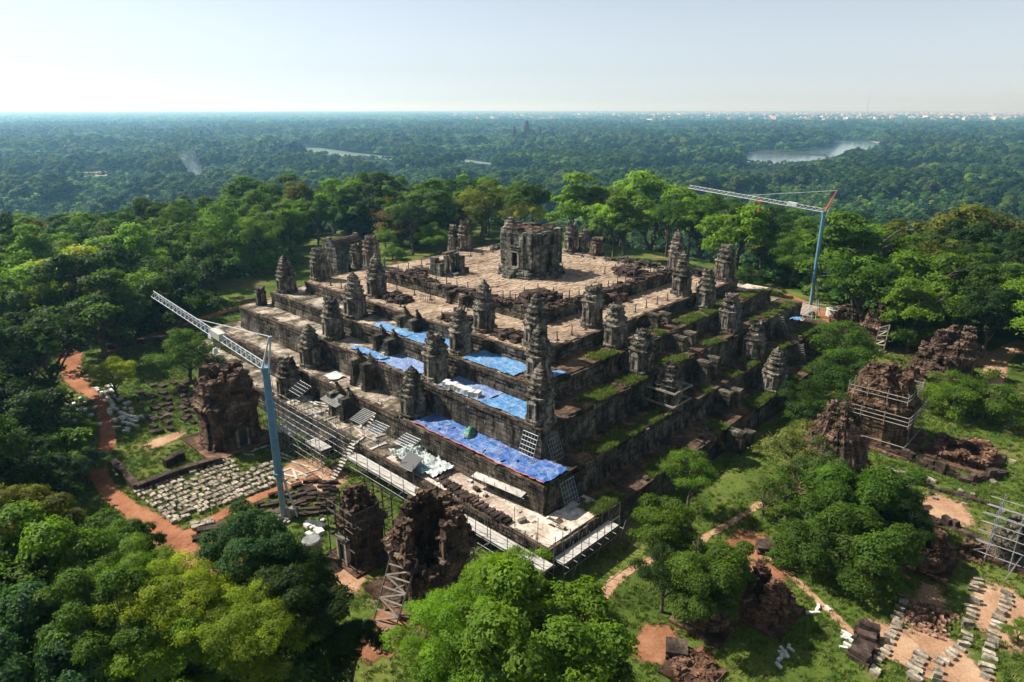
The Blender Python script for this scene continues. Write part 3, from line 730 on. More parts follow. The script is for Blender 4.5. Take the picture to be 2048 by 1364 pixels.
for i in range(3): CR['near%d' % i] = crown('crown', seed=40 + i, nl=(30000, 44000, 34000)[i], leaf=(.052, .042, .048)[i], nlobe=(40, 56, 46)[i], flat=(.75, .8, .85)[i], lobe=((.16, .32), (.13, .26), (.15, .3))[i], per=18, cs=.033, wid=(.5, .3, .45)[i])
CR['sparse0'] = crown('crown', seed=50, nl=5200, leaf=.06, nlobe=34, flat=.95, lobe=(.12, .24), per=12, cs=.05, fill=.4)
CR['sparse1'] = crown('crown', seed=51, nl=3600, leaf=.05, nlobe=30, flat=1.05, lobe=(.10, .22), per=12, cs=.06, fill=.5)
def trunk_mesh(seed, limbs=7):
    rg = random.Random(seed); m = MB()
    pts = [Vector((0, 0, -.06))]
    for k in range(1, 6): pts.append(Vector((rg.gauss(0, .025) * k * .6, rg.gauss(0, .025) * k * .6, k * .125)))
    m.path(pts, [.075, .055, .048, .042, .036, .028], 8)
    for k in range(limbs):
        b = pts[rg.choice((2, 3, 3, 4, 5))]; a = k * 6.283 / limbs + rg.uniform(-.4, .4); L = rg.uniform(.35, .65)
        p = [b]; q = b.copy(); dz = rg.uniform(.06, .13)
        for j in range(4):
            a += rg.gauss(0, .25); q = q + Vector((math.cos(a) * L / 4, math.sin(a) * L / 4, dz * (1 - .12 * j))); p.append(q)
        m.path(p, [.026, .021, .016, .011, .006], 5)
        for j in (2, 3):
            a2 = a + rg.choice((-1, 1)) * rg.uniform(.5, 1.1); q2 = p[j] + Vector((math.cos(a2) * .2, math.sin(a2) * .2, rg.uniform(.03, .12))); m.tube(p[j], q2, .011, .004, 4)
    return m.mesh('trunk', M['bark'], True)
TR = [trunk_mesh(i) for i in range(4)]
HUE = {'dark': (.030, .064, .014), 'deep': (.048, .098, .016), 'mid': (.080, .150, .019), 'green': (.112, .205, .022), 'bright': (.155, .275, .023), 'lime': (.235, .30, .026),
       'yellow': (.30, .29, .03), 'teal': (.042, .098, .032), 'olive': (.14, .158, .024), 'brown': (.17, .115, .045), 'grey': (.19, .165, .11), 'pale': (.17, .22, .07)}
rt = random.Random(99)
def tree(x, y, r, h, kind, hue, label, group=None, hz=None, name='broadleaf_tree', cz=None, zb=None):
    z0 = hgt(x, y) if zb is None else zb; e = thing(name, label, 'tree', (x, y, z0), rt.uniform(0, 6.28), group)
    hz = hz or r * .95
    t = link('trunk', rt.choice(TR), e, scale=(r * 1.05, r * 1.05, max(h - hz * .2, 1.0)))
    c = link('crown', CR[kind], e, (0, 0, (h - hz) if cz is None else cz), 0, (r, r, hz))
    k = rt.uniform(.85, 1.18); col = HUE[hue]
    c.color = (col[0] * k * rt.uniform(.92, 1.1), col[1] * k, col[2] * k * rt.uniform(.9, 1.15), 1)
    return e
def tree_px(u, v, rp, h, kind, hue, label, group=None, el=.85, name='broadleaf_tree', z=None):
    """tree whose crown centre shows at (u, v) with radius rp; the ground under it decides how far away it stands"""
    d = ray(u, v); d = d / np.linalg.norm(d); s = 20.0
    while s < 2500:
        p = CAM + d * s; r = rp * s / FPX; hz = r * el
        g = hgt(p[0], p[1]) if z is None else z
        if p[2] - g <= h - hz: break
        if g < -16: h = p[2] - g + hz; break
        s += .5
    return tree(p[0], p[1], r, h, kind, hue, label, group, hz, name, zb=z)
B = 'behind the temple'
TREES = [   # u, v, radius px, height m, crown, hue, label
    # foreground, bottom edge
    (925, 1290, 108, 12, 'near1', 'bright', 'feathery bright green tree crown at the bottom centre'),
    (1080, 1290, 150, 14, 'near0', 'green', 'big glossy leaved tree filling the bottom edge right of centre'),
    (1010, 1215, 95, 12, 'near1', 'bright', 'feathery bright green crown just below the split brick tower'),
    (1175, 1330, 95, 10, 'near2', 'mid', 'darker green crown at the bottom edge, right end of the big foreground clump'),
    (985, 1385, 110, 11, 'near0', 'green', 'green crown cut by the bottom edge below the feathery clump'),
    (500, 1130, 92, 14, 'near2', 'teal', 'dark glossy tree in front of the foot of the near crane'),
    (600, 1220, 100, 13, 'near2', 'dark', 'very dark crown beside the wooden raking shores'),
    (425, 1222, 58, 11, 'near0', 'deep', 'dark green crown where the red path runs out of view'),
    (690, 1300, 58, 9, 'near2', 'dark', 'small black green crown left of the bottom centre clump'),
    (130, 1118, 96, 14, 'near0', 'mid', 'tall rounded green tree below the bend of the red path'),
    (250, 1105, 52, 11, 'near0', 'deep', 'dark crown touching the left edge of the red path'),
    (40, 1070, 75, 15, 'near2', 'olive', 'yellowish tree at the left edge above the foreground forest'),
    (55, 1200, 120, 16, 'near0', 'green', 'broad green crown at the left edge of the foreground'),
    (240, 1180, 92, 14, 'near1', 'green', 'soft feathery pale green crown left of the end of the red path'),
    (345, 1235, 95, 14, 'near1', 'lime', 'yellow green feathery crown in the lower left forest'),
    (120, 1310, 120, 15, 'near0', 'teal', 'blue green crown in the lower left corner'),
    (310, 1330, 100, 13, 'near1', 'bright', 'yellow tipped crown at the bottom edge of the lower left forest'),
    (500, 1290, 95, 13, 'near1', 'lime', 'bright yellow green crown at the bottom left of centre'),
    (430, 1340, 80, 11, 'near0', 'green', 'green crown cut by the bottom edge beside the yellow green one'),
    (10, 1350, 110, 15, 'near0', 'teal', 'bluish crown in the extreme lower left corner'),
    (210, 1250, 80, 15, 'near0', 'mid', 'green crown in the middle of the lower left forest'),
    # courtyard, left
    (375, 715, 56, 8, 'fine0', 'mid', 'rounded dark tree left of the brick tower under the crane jib'),
    (226, 755, 36, 6, 'fine1', 'lime', 'small yellow green tree among the pale blocks left of the courtyard'),
    (470, 520, 105, 15, 'fine0', 'green', 'large spreading tree with a bare trunk standing on the lawn left of the temple'),
    (425, 545, 55, 12, 'mid1', 'deep', 'dark lower crown joined to the big lawn tree on its left'),
    (160, 570, 78, 15, 'mid0', 'lime', 'sunlit yellow green tree on the left side'),
    (195, 640, 80, 13, 'mid1', 'deep', 'black green tree at the head of the red path'),
    (355, 610, 62, 11, 'mid2', 'deep', 'dark tree behind the tip of the crane jib'),
    (110, 900, 34, 5, 'fine1', 'olive', 'small bush with yellow top left of the path'), (160, 860, 22, 4, 'fine0', 'mid', 'small upright green sapling left of the path'),
    (170, 935, 34, 4, 'fine0', 'teal', 'low dark bush below the sapling left of the path'), (15, 800, 60, 10, 'mid0', 'dark', 'dark crown at the left edge beside the shadowed blocks'),
    (90, 700, 70, 13, 'mid3', 'dark', 'dense dark crown at the left edge below the yellow green tree'), (30, 700, 55, 14, 'mid1', 'deep', 'dark green crown at the left edge, mid height'),
    (30, 930, 70, 9, 'mid2', 'dark', 'deeply shaded tree at the left edge beside the red path'), (60, 840, 60, 9, 'mid0', 'dark', 'shaded tree at the left edge beyond the pale blocks'),
    (60, 1000, 60, 10, 'mid3', 'dark', 'shaded tree at the left edge above the foreground forest top'),
    # courtyard, right
    (1382, 950, 50, 6.5, 'fine0', 'green', 'small rounded tree against the dark right wall of the temple'),
    (1335, 1085, 74, 7.5, 'near2', 'mid', 'green tree on the lawn right of the near corner'), (1420, 1175, 84, 7, 'near2', 'mid', 'dark tree left of the red brick stump on the right lawn'),
    (1330, 1150, 52, 6, 'fine0', 'dark', 'dark lower bush between the two lawn trees'),
    (1580, 925, 62, 6, 'sparse0', 'pale', 'pale green scrub in front of the overgrown brick ruin'), (1530, 1000, 45, 4, 'sparse1', 'pale', 'thin pale shrub below the overgrown brick ruin'),
    (1575, 1010, 62, 5, 'sparse0', 'mid', 'loose green scrub climbing the foot of the overgrown brick ruin'),
    (1725, 1025, 92, 7.5, 'near2', 'mid', 'broad mango tree right of the overgrown brick ruin'), (1690, 1125, 96, 6.5, 'near2', 'mid', 'dark mango tree with yellow tips in the middle of the right lawn'),
    (1800, 1055, 50, 5.5, 'fine0', 'dark', 'dark right end of the mango clump beside the brick ruin'),
    (1690, 700, 56, 9, 'fine0', 'mid', 'rounded green tree at the far right corner of the temple'), (1690, 770, 58, 7.5, 'fine0', 'deep', 'dark tree between the temple wall and the shored brick tower'),
    (1618, 815, 52, 6.5, 'fine1', 'deep', 'dark tree standing against the lowest terrace on the right'), (1660, 830, 40, 5, 'fine0', 'mid', 'small tree left of the shored brick tower'),
    (1830, 665, 62, 8, 'fine0', 'mid', 'green tree behind the timber ladder frame on the right'), (1905, 650, 55, 9, 'mid0', 'deep', 'dark tree right of the ladder frame ruin'),
    (1905, 800, 48, 5.5, 'fine1', 'green', 'bright bushy tree right of the shored brick tower'), (1965, 815, 62, 6, 'fine0', 'mid', 'wide bushy tree at the right beside the brick rubble'),
    (2020, 620, 70, 11, 'mid1', 'deep', 'dark tree at the right edge above the sandy track'), (2040, 1270, 22, 2, 'fine1', 'green', 'tiny shrub at the right edge among the block rows'),
    (1632, 905, 48, 6.5, 'sparse0', 'olive', 'thin olive scrub half hiding the conical brick ruin'),
    (1670, 960, 40, 4.5, 'sparse0', 'mid', 'green scrub at the right foot of the conical brick ruin'),
    # belt behind the temple
    (1185, 420, 72, 20, 'mid1', 'green', 'tall bright tree right behind the central shrine'), (1310, 420, 82, 19, 'mid0', 'bright', 'large bright green tree behind the top terrace, right of centre'),
    (1250, 450, 60, 17, 'mid2', 'mid', 'green tree filling the gap right of the tall tree behind the shrine'),
    (1400, 455, 70, 17, 'mid3', 'green', 'green tree behind the pair of slender towers'), (1480, 480, 75, 17, 'mid0', 'bright', 'broad sunlit tree behind the far right corner tower'),
    (1560, 470, 50, 16, 'mid1', 'mid', 'tree below the crane jib right of the corner tower'), (965, 430, 66, 17, 'fine0', 'olive', 'feathery olive tree behind the top terrace left of the shrine'),
    (1060, 430, 28, 14, 'fine1', 'yellow', 'small yellow flowering tree peeping above the central shrine'), (1040, 400, 30, 18, 'mid2', 'mid', 'narrow green tree behind the yellow flowering one'),
    (810, 455, 58, 13, 'sparse0', 'brown', 'half bare brown tree behind the back left of the temple'), (862, 440, 36, 13, 'sparse1', 'grey', 'leafless greyish tree behind the temple'),
    (770, 475, 20, 7, 'fine1', 'bright', 'round bright bush at the back left of the temple'), (785, 510, 22, 4, 'fine1', 'green', 'green shrub at the back edge of the top terrace'),
    (870, 480, 36, 9, 'fine0', 'bright', 'bright shrub tree behind the back edge of the top terrace'), (640, 430, 60, 15, 'mid0', 'deep', 'spreading dark tree beside the gate building'),
    (740, 395, 50, 18, 'mid2', 'deep', 'dark round tree on the skyline left of the shrine'), (570, 410, 55, 16, 'mid1', 'mid', 'green tree left of the gate building'),
    (1615, 500, 62, 18, 'fine0', 'bright', 'feathery light green tree left of the far crane mast'), (1640, 560, 60, 16, 'fine1', 'green', 'light green tree behind the foot of the far crane mast'),
    (1720, 520, 85, 19, 'mid1', 'mid', 'tall dark green tree right of the far crane mast'), (1730, 590, 60, 13, 'mid3', 'mid', 'lower green tree right of the far crane mast'),
    (1950, 500, 85, 20, 'mid0', 'olive', 'big olive tree with brown tinge on the right skyline'), (1850, 590, 75, 14, 'mid2', 'green', 'light green umbrella crown in the trees on the right'),
    (1490, 560, 30, 6, 'fine1', 'deep', 'small dark tree behind the white slab at the right corner'), (1550, 600, 26, 5, 'fine0', 'deep', 'dark bush between the right corner and the far crane'),
    (700, 410, 55, 17, 'mid3', 'green', 'green tree above the gate building on the hill edge'), (510, 400, 50, 17, 'mid0', 'mid', 'round tree on the hill edge above the lawn tree'),
    (240, 560, 60, 14, 'mid2', 'deep', 'dark flat crowned tree right of the sunlit yellow green one'), (210, 500, 75, 15, 'mid0', 'mid', 'umbrella shaped tree above the sunlit yellow green one'),
]
GZ = {(1615, 500): -14, (1640, 560): -12, (1560, 470): -8}
for (u, v, rp, h, kd, hu, lb) in TREES:
    if rp: tree_px(u, v, rp * 1.06, h, kd, hu, lb, el=.95 if v > 1000 else .85, z=GZ.get((u, v)))
# belt of trees on the hill: free places only, nothing in front of the temple or the open court
OPEN = [(100, 700), (250, 690), (420, 640), (480, 600), (400, 600), (390, 540), (560, 500), (600, 470), (650, 455), (760, 470), (830, 500), (900, 455), (1000, 425), (1140, 425), (1200, 480), (1330, 455), (1470, 475), (1560, 570),
        (1680, 610), (1760, 620), (1790, 720), (1850, 700), (2060, 660), (2060, 1390), (1230, 1390), (1220, 1180), (1000, 1160), (800, 1230), (700, 1250), (640, 1040), (560, 1010), (400, 1080), (370, 1140), (320, 1160), (190, 1075), (105, 1000), (120, 900), (160, 850), (105, 770)]
def inside(u, v, poly):
    c = False; n = len(poly)
    for i in range(n):
        x0, y0 = poly[i]; x1, y1 = poly[(i + 1) % n]
        if (y0 > v) != (y1 > v) and u < (x1 - x0) * (v - y0) / (y1 - y0) + x0: c = not c
    return c
PATHPTS = [q for q in WORN if q[0] < -44 and q[1] < 52] + [(x_, y_, 1) for x_ in range(-57, -39, 5) for y_ in range(-6, 44, 5)]
def hill_belt():
    rg = random.Random(17); pts = []; n = 0; tries = 0
    while n < 300 and tries < 40000:
        tries += 1
        x, y = rg.uniform(-130, 230), rg.uniform(-210, 260)
        if -60 < x < 44 and -78 < y < 52: continue
        if math.hypot(max(x - 84, -64 - x, 0), max(abs(y - 18) - 104, 0)) > 135: continue
        r = rg.uniform(4.4, 8.0); h = rg.uniform(10, 17); g = hgt(x, y)
        u, v, d = px((x, y, g + h - r * .8))
        if d < 34 or not (-120 < u < 2170) or v > 1500: continue
        rp = r * FPX / d
        if any((x - a) ** 2 + (y - b) ** 2 < (.6 * (r + c)) ** 2 for a, b, c in pts): continue
        if any(inside(u + rp * .9 * math.cos(k * .785), v + rp * .75 * math.sin(k * .785), OPEN) for k in range(8)) or inside(u, v, OPEN): continue
        if d < 152 and abs(u - 470) < 125 and 420 < v < 660: continue
        if d < 150 and u + rp > 1595 and u - rp < 1695 and v + rp > 400 and v - rp < 640: continue
        if x < -40 and any((x + .37 * h * .7 - a) ** 2 + (y - .86 * h * .7 - b) ** 2 < (r * .8 + 1.5) ** 2 for a, b, c in PATHPTS): continue
        pts.append((x, y, r)); n += 1
        side = ('at the left edge', 'left of the crane jib', 'behind the lawn tree', 'behind the gate building', 'behind the shrine', 'behind the right towers', 'around the far crane', 'at the right edge')[sum(u > q for q in (140, 420, 620, 850, 1150, 1450, 1750))]
        side = ('in the foreground ', 'halfway up the hill belt ', 'on the far hill edge ')[0 if d < 75 else (1 if d < 170 else 2)] + side
        hu = rg.choices(['dark', 'deep', 'mid', 'green', 'bright', 'olive', 'teal'], [2, 3.5, 5, 5, 3, 1.5, 1])[0]
        w_ = {'dark': 'dark shadowy', 'deep': 'deep green', 'mid': 'mid green', 'green': 'fresh green', 'bright': 'bright green', 'olive': 'olive', 'teal': 'bluish green'}[hu]
        kd = 'near%d' % rg.randrange(3) if d < 62 else rg.choice(('mid0', 'mid1', 'mid2', 'mid3', 'fine0', 'fine1'))
        tree(x, y, r, h, kd, hu, '%s forest tree %s' % (w_, side), '%s trees %s' % (w_, side))
hill_belt()

# ------------------------------------------------------------------ instanced stuff (far forest, grass)
def scatter(name, P, S, RZ, VI, sources, label, cat=None):
    me = bpy.data.meshes.new(name); n = len(P); me.vertices.add(n); me.vertices.foreach_set('co', np.asarray(P, np.float32).ravel())
    for nm, ty, val in (('sc', 'FLOAT', S), ('rz', 'FLOAT', RZ), ('vi', 'INT', VI)):
        a = me.attributes.new(nm, ty, 'POINT'); a.data.foreach_set('value', np.asarray(val, np.float32 if ty == 'FLOAT' else np.int32))
    o = link(name, me); o['kind'] = 'stuff'; o['label'] = label
    if cat: o['category'] = cat
    g = bpy.data.node_groups.new(name, 'GeometryNodeTree')
    g.interface.new_socket('Geometry', in_out='INPUT', socket_type='NodeSocketGeometry'); g.interface.new_socket('Geometry', in_out='OUTPUT', socket_type='NodeSocketGeometry')
    N = g.nodes; L = g.links; gi = N.new('NodeGroupInput'); go = N.new('NodeGroupOutput'); jn = N.new('GeometryNodeJoinGeometry')
    def attr(nm, ty):
        a = N.new('GeometryNodeInputNamedAttribute'); a.data_type = ty; a.inputs[0].default_value = nm; return a.outputs[0]
    sc, rz, vi = attr('sc', 'FLOAT'), attr('rz', 'FLOAT'), attr('vi', 'INT')
    cx = N.new('ShaderNodeCombineXYZ'); L.new(rz, cx.inputs[2])
    for k, src in enumerate(sources):
        ob = bpy.data.objects.new(name + '_source', src)
        oi = N.new('GeometryNodeObjectInfo'); oi.inputs[0].default_value = ob
        cp = N.new('FunctionNodeCompare'); cp.data_type = 'INT'; cp.operation = 'EQUAL'; L.new(vi, cp.inputs[2]); cp.inputs[3].default_value = k
        ip = N.new('GeometryNodeInstanceOnPoints'); L.new(gi.outputs[0], ip.inputs['Points']); L.new(cp.outputs[0], ip.inputs['Selection'])
        L.new(oi.outputs['Geometry'], ip.inputs['Instance']); L.new(cx.outputs[0], ip.inputs['Rotation']); L.new(sc, ip.inputs['Scale'])
        L.new(ip.outputs[0], jn.inputs[0])
    L.new(jn.outputs[0], go.inputs[0])
    md = o.modifiers.new('scatter', 'NODES'); md.node_group = g
    return o
def palm_mesh(seed, mats, fr=26, H_=1.0):
    rg = random.Random(seed); m = MB(); bend = rg.gauss(0, .04)
    pts = [Vector((bend * k * k * .06, 0, -.05 + k * H_ / 5)) for k in range(6)]
    m.path(pts, [.028, .02, .017, .016, .016, .02], 6, .5, 1); top = pts[-1]
    for k in range(fr):
        a = k * 2.4; el = rg.uniform(-.7, 1.2); L = .16 * rg.uniform(.8, 1.1)
        d = Vector((math.cos(a) * math.cos(el), math.sin(a) * math.cos(el), math.sin(el))); s = d.cross(Vector((0, 0, 1))).normalized(); n_ = s.cross(d)
        c = top + d * L * .7; P = [c - d * .02]
        for j in range(5):
            t = (j - 2) / 2 * 1.25; P.append(c + (d * math.cos(t) + s * math.sin(t)) * L * .62 - n_ * abs(t) * .012)
        m.add(P, [(0, j + 1, j + 2) for j in range(4)], rg.random(), 0)
    return m.mesh('palm', mats)
WATER = [[at(u, v, PLAIN) for u, v in q] for q in (
    [(1478, 322), (1545, 331), (1640, 320), (1700, 305), (1775, 292), (1735, 282), (1668, 284), (1655, 296), (1600, 305), (1500, 303)],
    [(598, 295), (604, 305), (700, 314), (795, 321), (800, 316), (705, 305), (640, 296)],
    [(915, 322), (985, 331), (990, 327), (920, 318)])]
FIELD = [[at(u, v, PLAIN) for u, v in q] for q in ([(150, 356), (215, 352), (212, 341), (165, 344)], [(60, 368), (108, 364), (104, 356), (66, 358)], [(545, 300), (600, 304), (598, 294), (550, 292)])]
_rf = random.Random(77)
for _k in range(22):
    _u, _v = _rf.uniform(20, 2030), _rf.triangular(231, 300, 238); _w, _h = _rf.uniform(14, 60), _rf.uniform(.9, 2.0) * (_v - 215) / 22
    FIELD.append([at(_u - _w, _v, PLAIN), at(_u + _w * .8, _v + _h * .4, PLAIN), at(_u + _w, _v - _h, PLAIN), at(_u - _w * .7, _v - _h, PLAIN)])
def far_forest():
    rng = np.random.default_rng(5)
    polys = [np.array([(p[0], p[1]) for p in q]) for q in WATER + FIELD]
    view = np.array((math.cos(YAW), math.sin(YAW)))
    def low_front(x, y, front0): return np.where(clear(x, y, front0), 1.0, .3)
    def clear(x, y, front0):
        # no tree on open water or fields, nor close in front of them
        bad = np.zeros(len(x), bool)
        for f in np.linspace(0, 1, 7):
            dx = x - CAM[0]; dy = y - CAM[1]; d = np.hypot(dx, dy); 
            for qi, q in enumerate(polys):
                k = f * front0 * (2.6 if qi < 2 else 1); X = x + dx / d * k; Y = y + dy / d * k
                c = np.zeros(len(x), bool)
                for i in range(len(q)):
                    x0, y0 = q[i]; x1, y1 = q[(i + 1) % len(q)]
                    with np.errstate(divide='ignore', invalid='ignore'):
                        c ^= ((y0 > Y) != (y1 > Y)) & (X < (x1 - x0) * (Y - y0) / (y1 - y0 + 1e-12) + x0)
                bad |= c
        return ~bad
    def cloud(dmin, dmax, spacing, hfov=R(43)):
        n = int(hfov * (dmax ** 2 - dmin ** 2) / spacing ** 2)
        d = np.sqrt(rng.uniform(dmin ** 2, dmax ** 2, n)); a = YAW + rng.uniform(-hfov, hfov, n)
        return CAM[0] + d * np.cos(a), CAM[1] + d * np.sin(a), d
    src = [crown('forest_tree', 'forest', seed=70 + i, nl=2400, leaf=.15, nlobe=13, per=6, cs=.05, flat=(.9, 1.05, .8)[i], wid=.8, lobe=(.26, .46), nd=1.6, nr=.24) for i in range(3)]
    src += [crown('forest_tree', 'forest_dark', seed=80 + i, nl=3000, leaf=.13, nlobe=18, per=7, cs=.05, flat=(.9, 1.05)[i], wid=.8, lobe=(.2, .42), nd=1.5, nr=.24) for i in range(2)]
    src += [crown('forest_tree', ('forest', 'forest_dark', 'forest_dark')[i], seed=75 + i, nl=520, leaf=.33, nlobe=9, per=4, cs=.07, nd=1.8, nr=.2, flat=(.8, 1.0, .85)[i], wid=.85, lobe=(.3, .5)) for i in range(3)]
    palm = [palm_mesh(i, [M['forest'], M['bark']]) for i in range(2)]
    P, S, Rz, Vi = [], [], [], []
    def put(x, y, z, s, v):
        P.append(np.c_[x, y, z]); S.append(s); Rz.append(rng.uniform(0, 6.28, len(x))); Vi.append(v)
    def patchy(x, y, f, ph): return np.sin(x * f + ph) * np.sin(y * f * 1.13 + ph * 2) + .6 * np.sin((x + y) * f * 2.3 + ph) * np.sin((x - y) * f * 1.9)
    x, y, d = cloud(150, 1500, 10.8); 
    off = np.hypot(np.maximum(np.maximum(x - 84, -64 - x), 0), np.maximum(abs(y - 18) - 104, 0)) > 112
    k = clear(x, y, 0) & off; x, y, d = x[k], y[k], d[k]; lf = low_front(x, y, 170)
    big = patchy(x, y, .011, 1.3) > .15
    s = np.where(big, rng.uniform(7, 13.5, len(x)), rng.uniform(3.4, 7.5, len(x)))
    s = s * lf; g = np.array([hgt(a, b) for a, b in zip(x, y)])
    put(x, y, g + s * np.where(big, 1.25, .75), s, np.where(big & (rng.random(len(x)) < .8), rng.integers(3, 5, len(x)), rng.integers(0, 3, len(x))))
    x, y, d = cloud(110, 420, 7.5); o_ = np.hypot(np.maximum(np.maximum(x - 84, -64 - x), 0), np.maximum(abs(y - 18) - 104, 0)); k = (o_ > 45) & (o_ < 116); x, y = x[k], y[k]
    s = rng.uniform(4, 8.5, len(x)); g = np.array([hgt(a, b) for a, b in zip(x, y)]); put(x, y, g + s * 1.0, s, rng.integers(0, 5, len(x)))
    x, y, d = cloud(1500, 4600, 20); k = clear(x, y, 0); x, y = x[k], y[k]; lf = low_front(x, y, 200)
    big = patchy(x, y, .006, 2.1) > .1; s = np.where(big, rng.uniform(10, 19, len(x)), rng.uniform(6, 12, len(x))) * lf
    put(x, y, np.full(len(x), PLAIN) + s * .8, s, np.where(big, rng.integers(6, 8, len(x)), 5 + (rng.random(len(x)) < .3)))
    x, y, d = cloud(4600, 19500, 52, R(41)); k = clear(x, y, 350); x, y = x[k], y[k]; s = rng.uniform(14, 34, len(x))
    put(x, y, np.full(len(x), PLAIN) - s * .25, s, rng.integers(5, 8, len(x)))
    # sugar palms in the right hand plain and a few on the left
    x, y, d = cloud(230, 1100, 15); u = np.array([px((a, b, PLAIN))[0] for a, b in zip(x, y)])
    w_ = np.where(u > 1620, .75, np.where(u < 420, .2, .06)); k = clear(x, y, 120) & (rng.random(len(x)) < w_) & (np.hypot(np.maximum(np.maximum(x - 84, -64 - x), 0), np.maximum(abs(y - 18) - 104, 0)) > 112)
    x, y = x[k], y[k]; put(x, y, np.full(len(x), PLAIN), rng.uniform(13, 19, len(x)), rng.integers(8, 10, len(x)))
    P, S, Rz, Vi = np.concatenate(P), np.concatenate(S), np.concatenate(Rz), np.concatenate(Vi)
    print('forest instances', len(P))
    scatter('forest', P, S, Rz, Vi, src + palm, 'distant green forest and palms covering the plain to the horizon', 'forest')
far_forest()

# ------------------------------------------------------------------ undergrowth and grass
def undergrowth():
    rng = np.random.default_rng(12); P, S, V = [], [], []
    for _ in range(26000):
        x, y = rng.uniform(-150, 250), rng.uniform(-220, 270)
        if -60 < x < 46 and -80 < y < 54: continue
        dd = math.hypot(max(x - 84, -64 - x, 0), max(abs(y - 18) - 104, 0))
        if dd > 140: continue
        g = hgt(x, y); u, v, d = px((x, y, g + 1))
        if d < 25 or not (-150 < u < 2200) or v > 1500 or inside(u, v, OPEN): continue
        s = rng.uniform(1.0, 2.6) if rng.random() < .6 else rng.uniform(2.2, 4.0)
        u2, v2, _d = px((x, y, g + s * 2.2))
        if inside(u2, v2, OPEN): s *= .45
        if any((x - a) ** 2 + (y - b) ** 2 < (w_ + s * .8) ** 2 for a, b, w_ in WORN): continue
        P.append((x, y, g + s * .62)); S.append(s); V.append(rng.integers(0, 3))
    src = [crown('bush', 'forest', seed=130 + i, nl=3000, leaf=.13, nlobe=24, per=8, cs=.07, flat=(.9, 1.1, .8)[i], wid=.6) for i in range(3)]
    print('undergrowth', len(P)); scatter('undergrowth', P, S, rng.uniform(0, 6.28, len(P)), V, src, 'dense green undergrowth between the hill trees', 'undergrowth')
undergrowth()
def tuft(seed, n=16, L=.34, spread=.2):
    rg = random.Random(seed); m = MB()
    for k in range(n):
        a = rg.uniform(0, 6.28); r_ = spread * math.sqrt(rg.random()); b = Vector((r_ * math.cos(a), r_ * math.sin(a), -.02)); a2 = rg.uniform(0, 6.28); l_ = L * rg.uniform(.5, 1.1)
        d = Vector((math.cos(a2) * .55, math.sin(a2) * .55, 1)).normalized() * l_; s = Vector((-math.sin(a2), math.cos(a2), 0)) * .03
        m.add([b - s, b + s, b + d], [(0, 1, 2)], rg.random())
    return m.mesh('grass_tuft', M['blade'])
TUFT = [tuft(i) for i in range(4)]
WA = np.array(WORN)
def grass():
    rng = np.random.default_rng(21); n = 150000
    x = rng.uniform(-64, 44, n); y = rng.uniform(-80, 66, n)
    ok = (abs(x) > 39) | (abs(y) > 39.2)
    dens = np.array([noise.noise(Vector((a * .13, b * .13, 4))) + .6 * noise.noise(Vector((a * .6, b * .6, 7))) for a, b in zip(x, y)])
    ok &= dens > rng.uniform(-.9, .45, n)
    for i in range(0, len(WA), 1): ok &= (x - WA[i, 0]) ** 2 + (y - WA[i, 1]) ** 2 > (WA[i, 2] * (.85 + .3 * rng.random(n))) ** 2
    q = np.c_[x, y, np.zeros(n)] - CAM; d = q @ _fw; u = 1024 + FPX * (q @ _rt) / d; v = 682 - FPX * (q @ _up) / d
    ok &= (d > 5) & (u > -40) & (u < 2090) & (v < 1400) & (v > 480)
    x, y = x[ok], y[ok]; z = np.array([hgt(a, b) for a, b in zip(x, y)])
    print('grass', len(x)); scatter('grass', np.c_[x, y, z], rng.uniform(.5, 1.35, len(x)), rng.uniform(0, 6.28, len(x)), rng.integers(0, 4, len(x)), TUFT, 'short uneven grass of the temple court', 'grass')
    P, S = [], []
    for t in (1, 2, 3, 4):
        for _ in range(6500):
            xx = rng.uniform(-H[t] + .3, H[t] - 1.5); e = abs(rng.normal(0, .8)); yy = -H[t] + .05 + e
            if yy > -H[t + 1] - .2: continue
            if noise.noise(Vector((xx * .22, t * 7.7, 2))) + .5 * noise.noise(Vector((xx * .9, yy * .9, t))) < -.0 + .6 * (xx < -H[t] + 6): continue
            if abs(xx - RC) < 2.4: continue
            P.append((xx, yy, Z[t])); S.append(rng.uniform(.6, 1.5))
    for _ in range(700):
        t = rng.integers(1, 5); yy = rng.uniform(-H[t], H[t]); P.append((-H[t] + rng.uniform(.1, .5), yy, Z[t])); S.append(rng.uniform(.3, .6))
    for _ in range(900):
        P.append((rng.uniform(UX0, UX1), UY0 + abs(rng.normal(0, .9)), Z[6])) if rng.random() < .5 else P.append((UX0 + abs(rng.normal(0, .9)), rng.uniform(UY0, UY1), Z[6])); S.append(rng.uniform(.25, .5))
    scatter('terrace_grass', P, S, rng.uniform(0, 6.28, len(P)), rng.integers(0, 4, len(P)), TUFT, 'bright grass growing along the edges of the shaded terraces', 'grass')
grass()

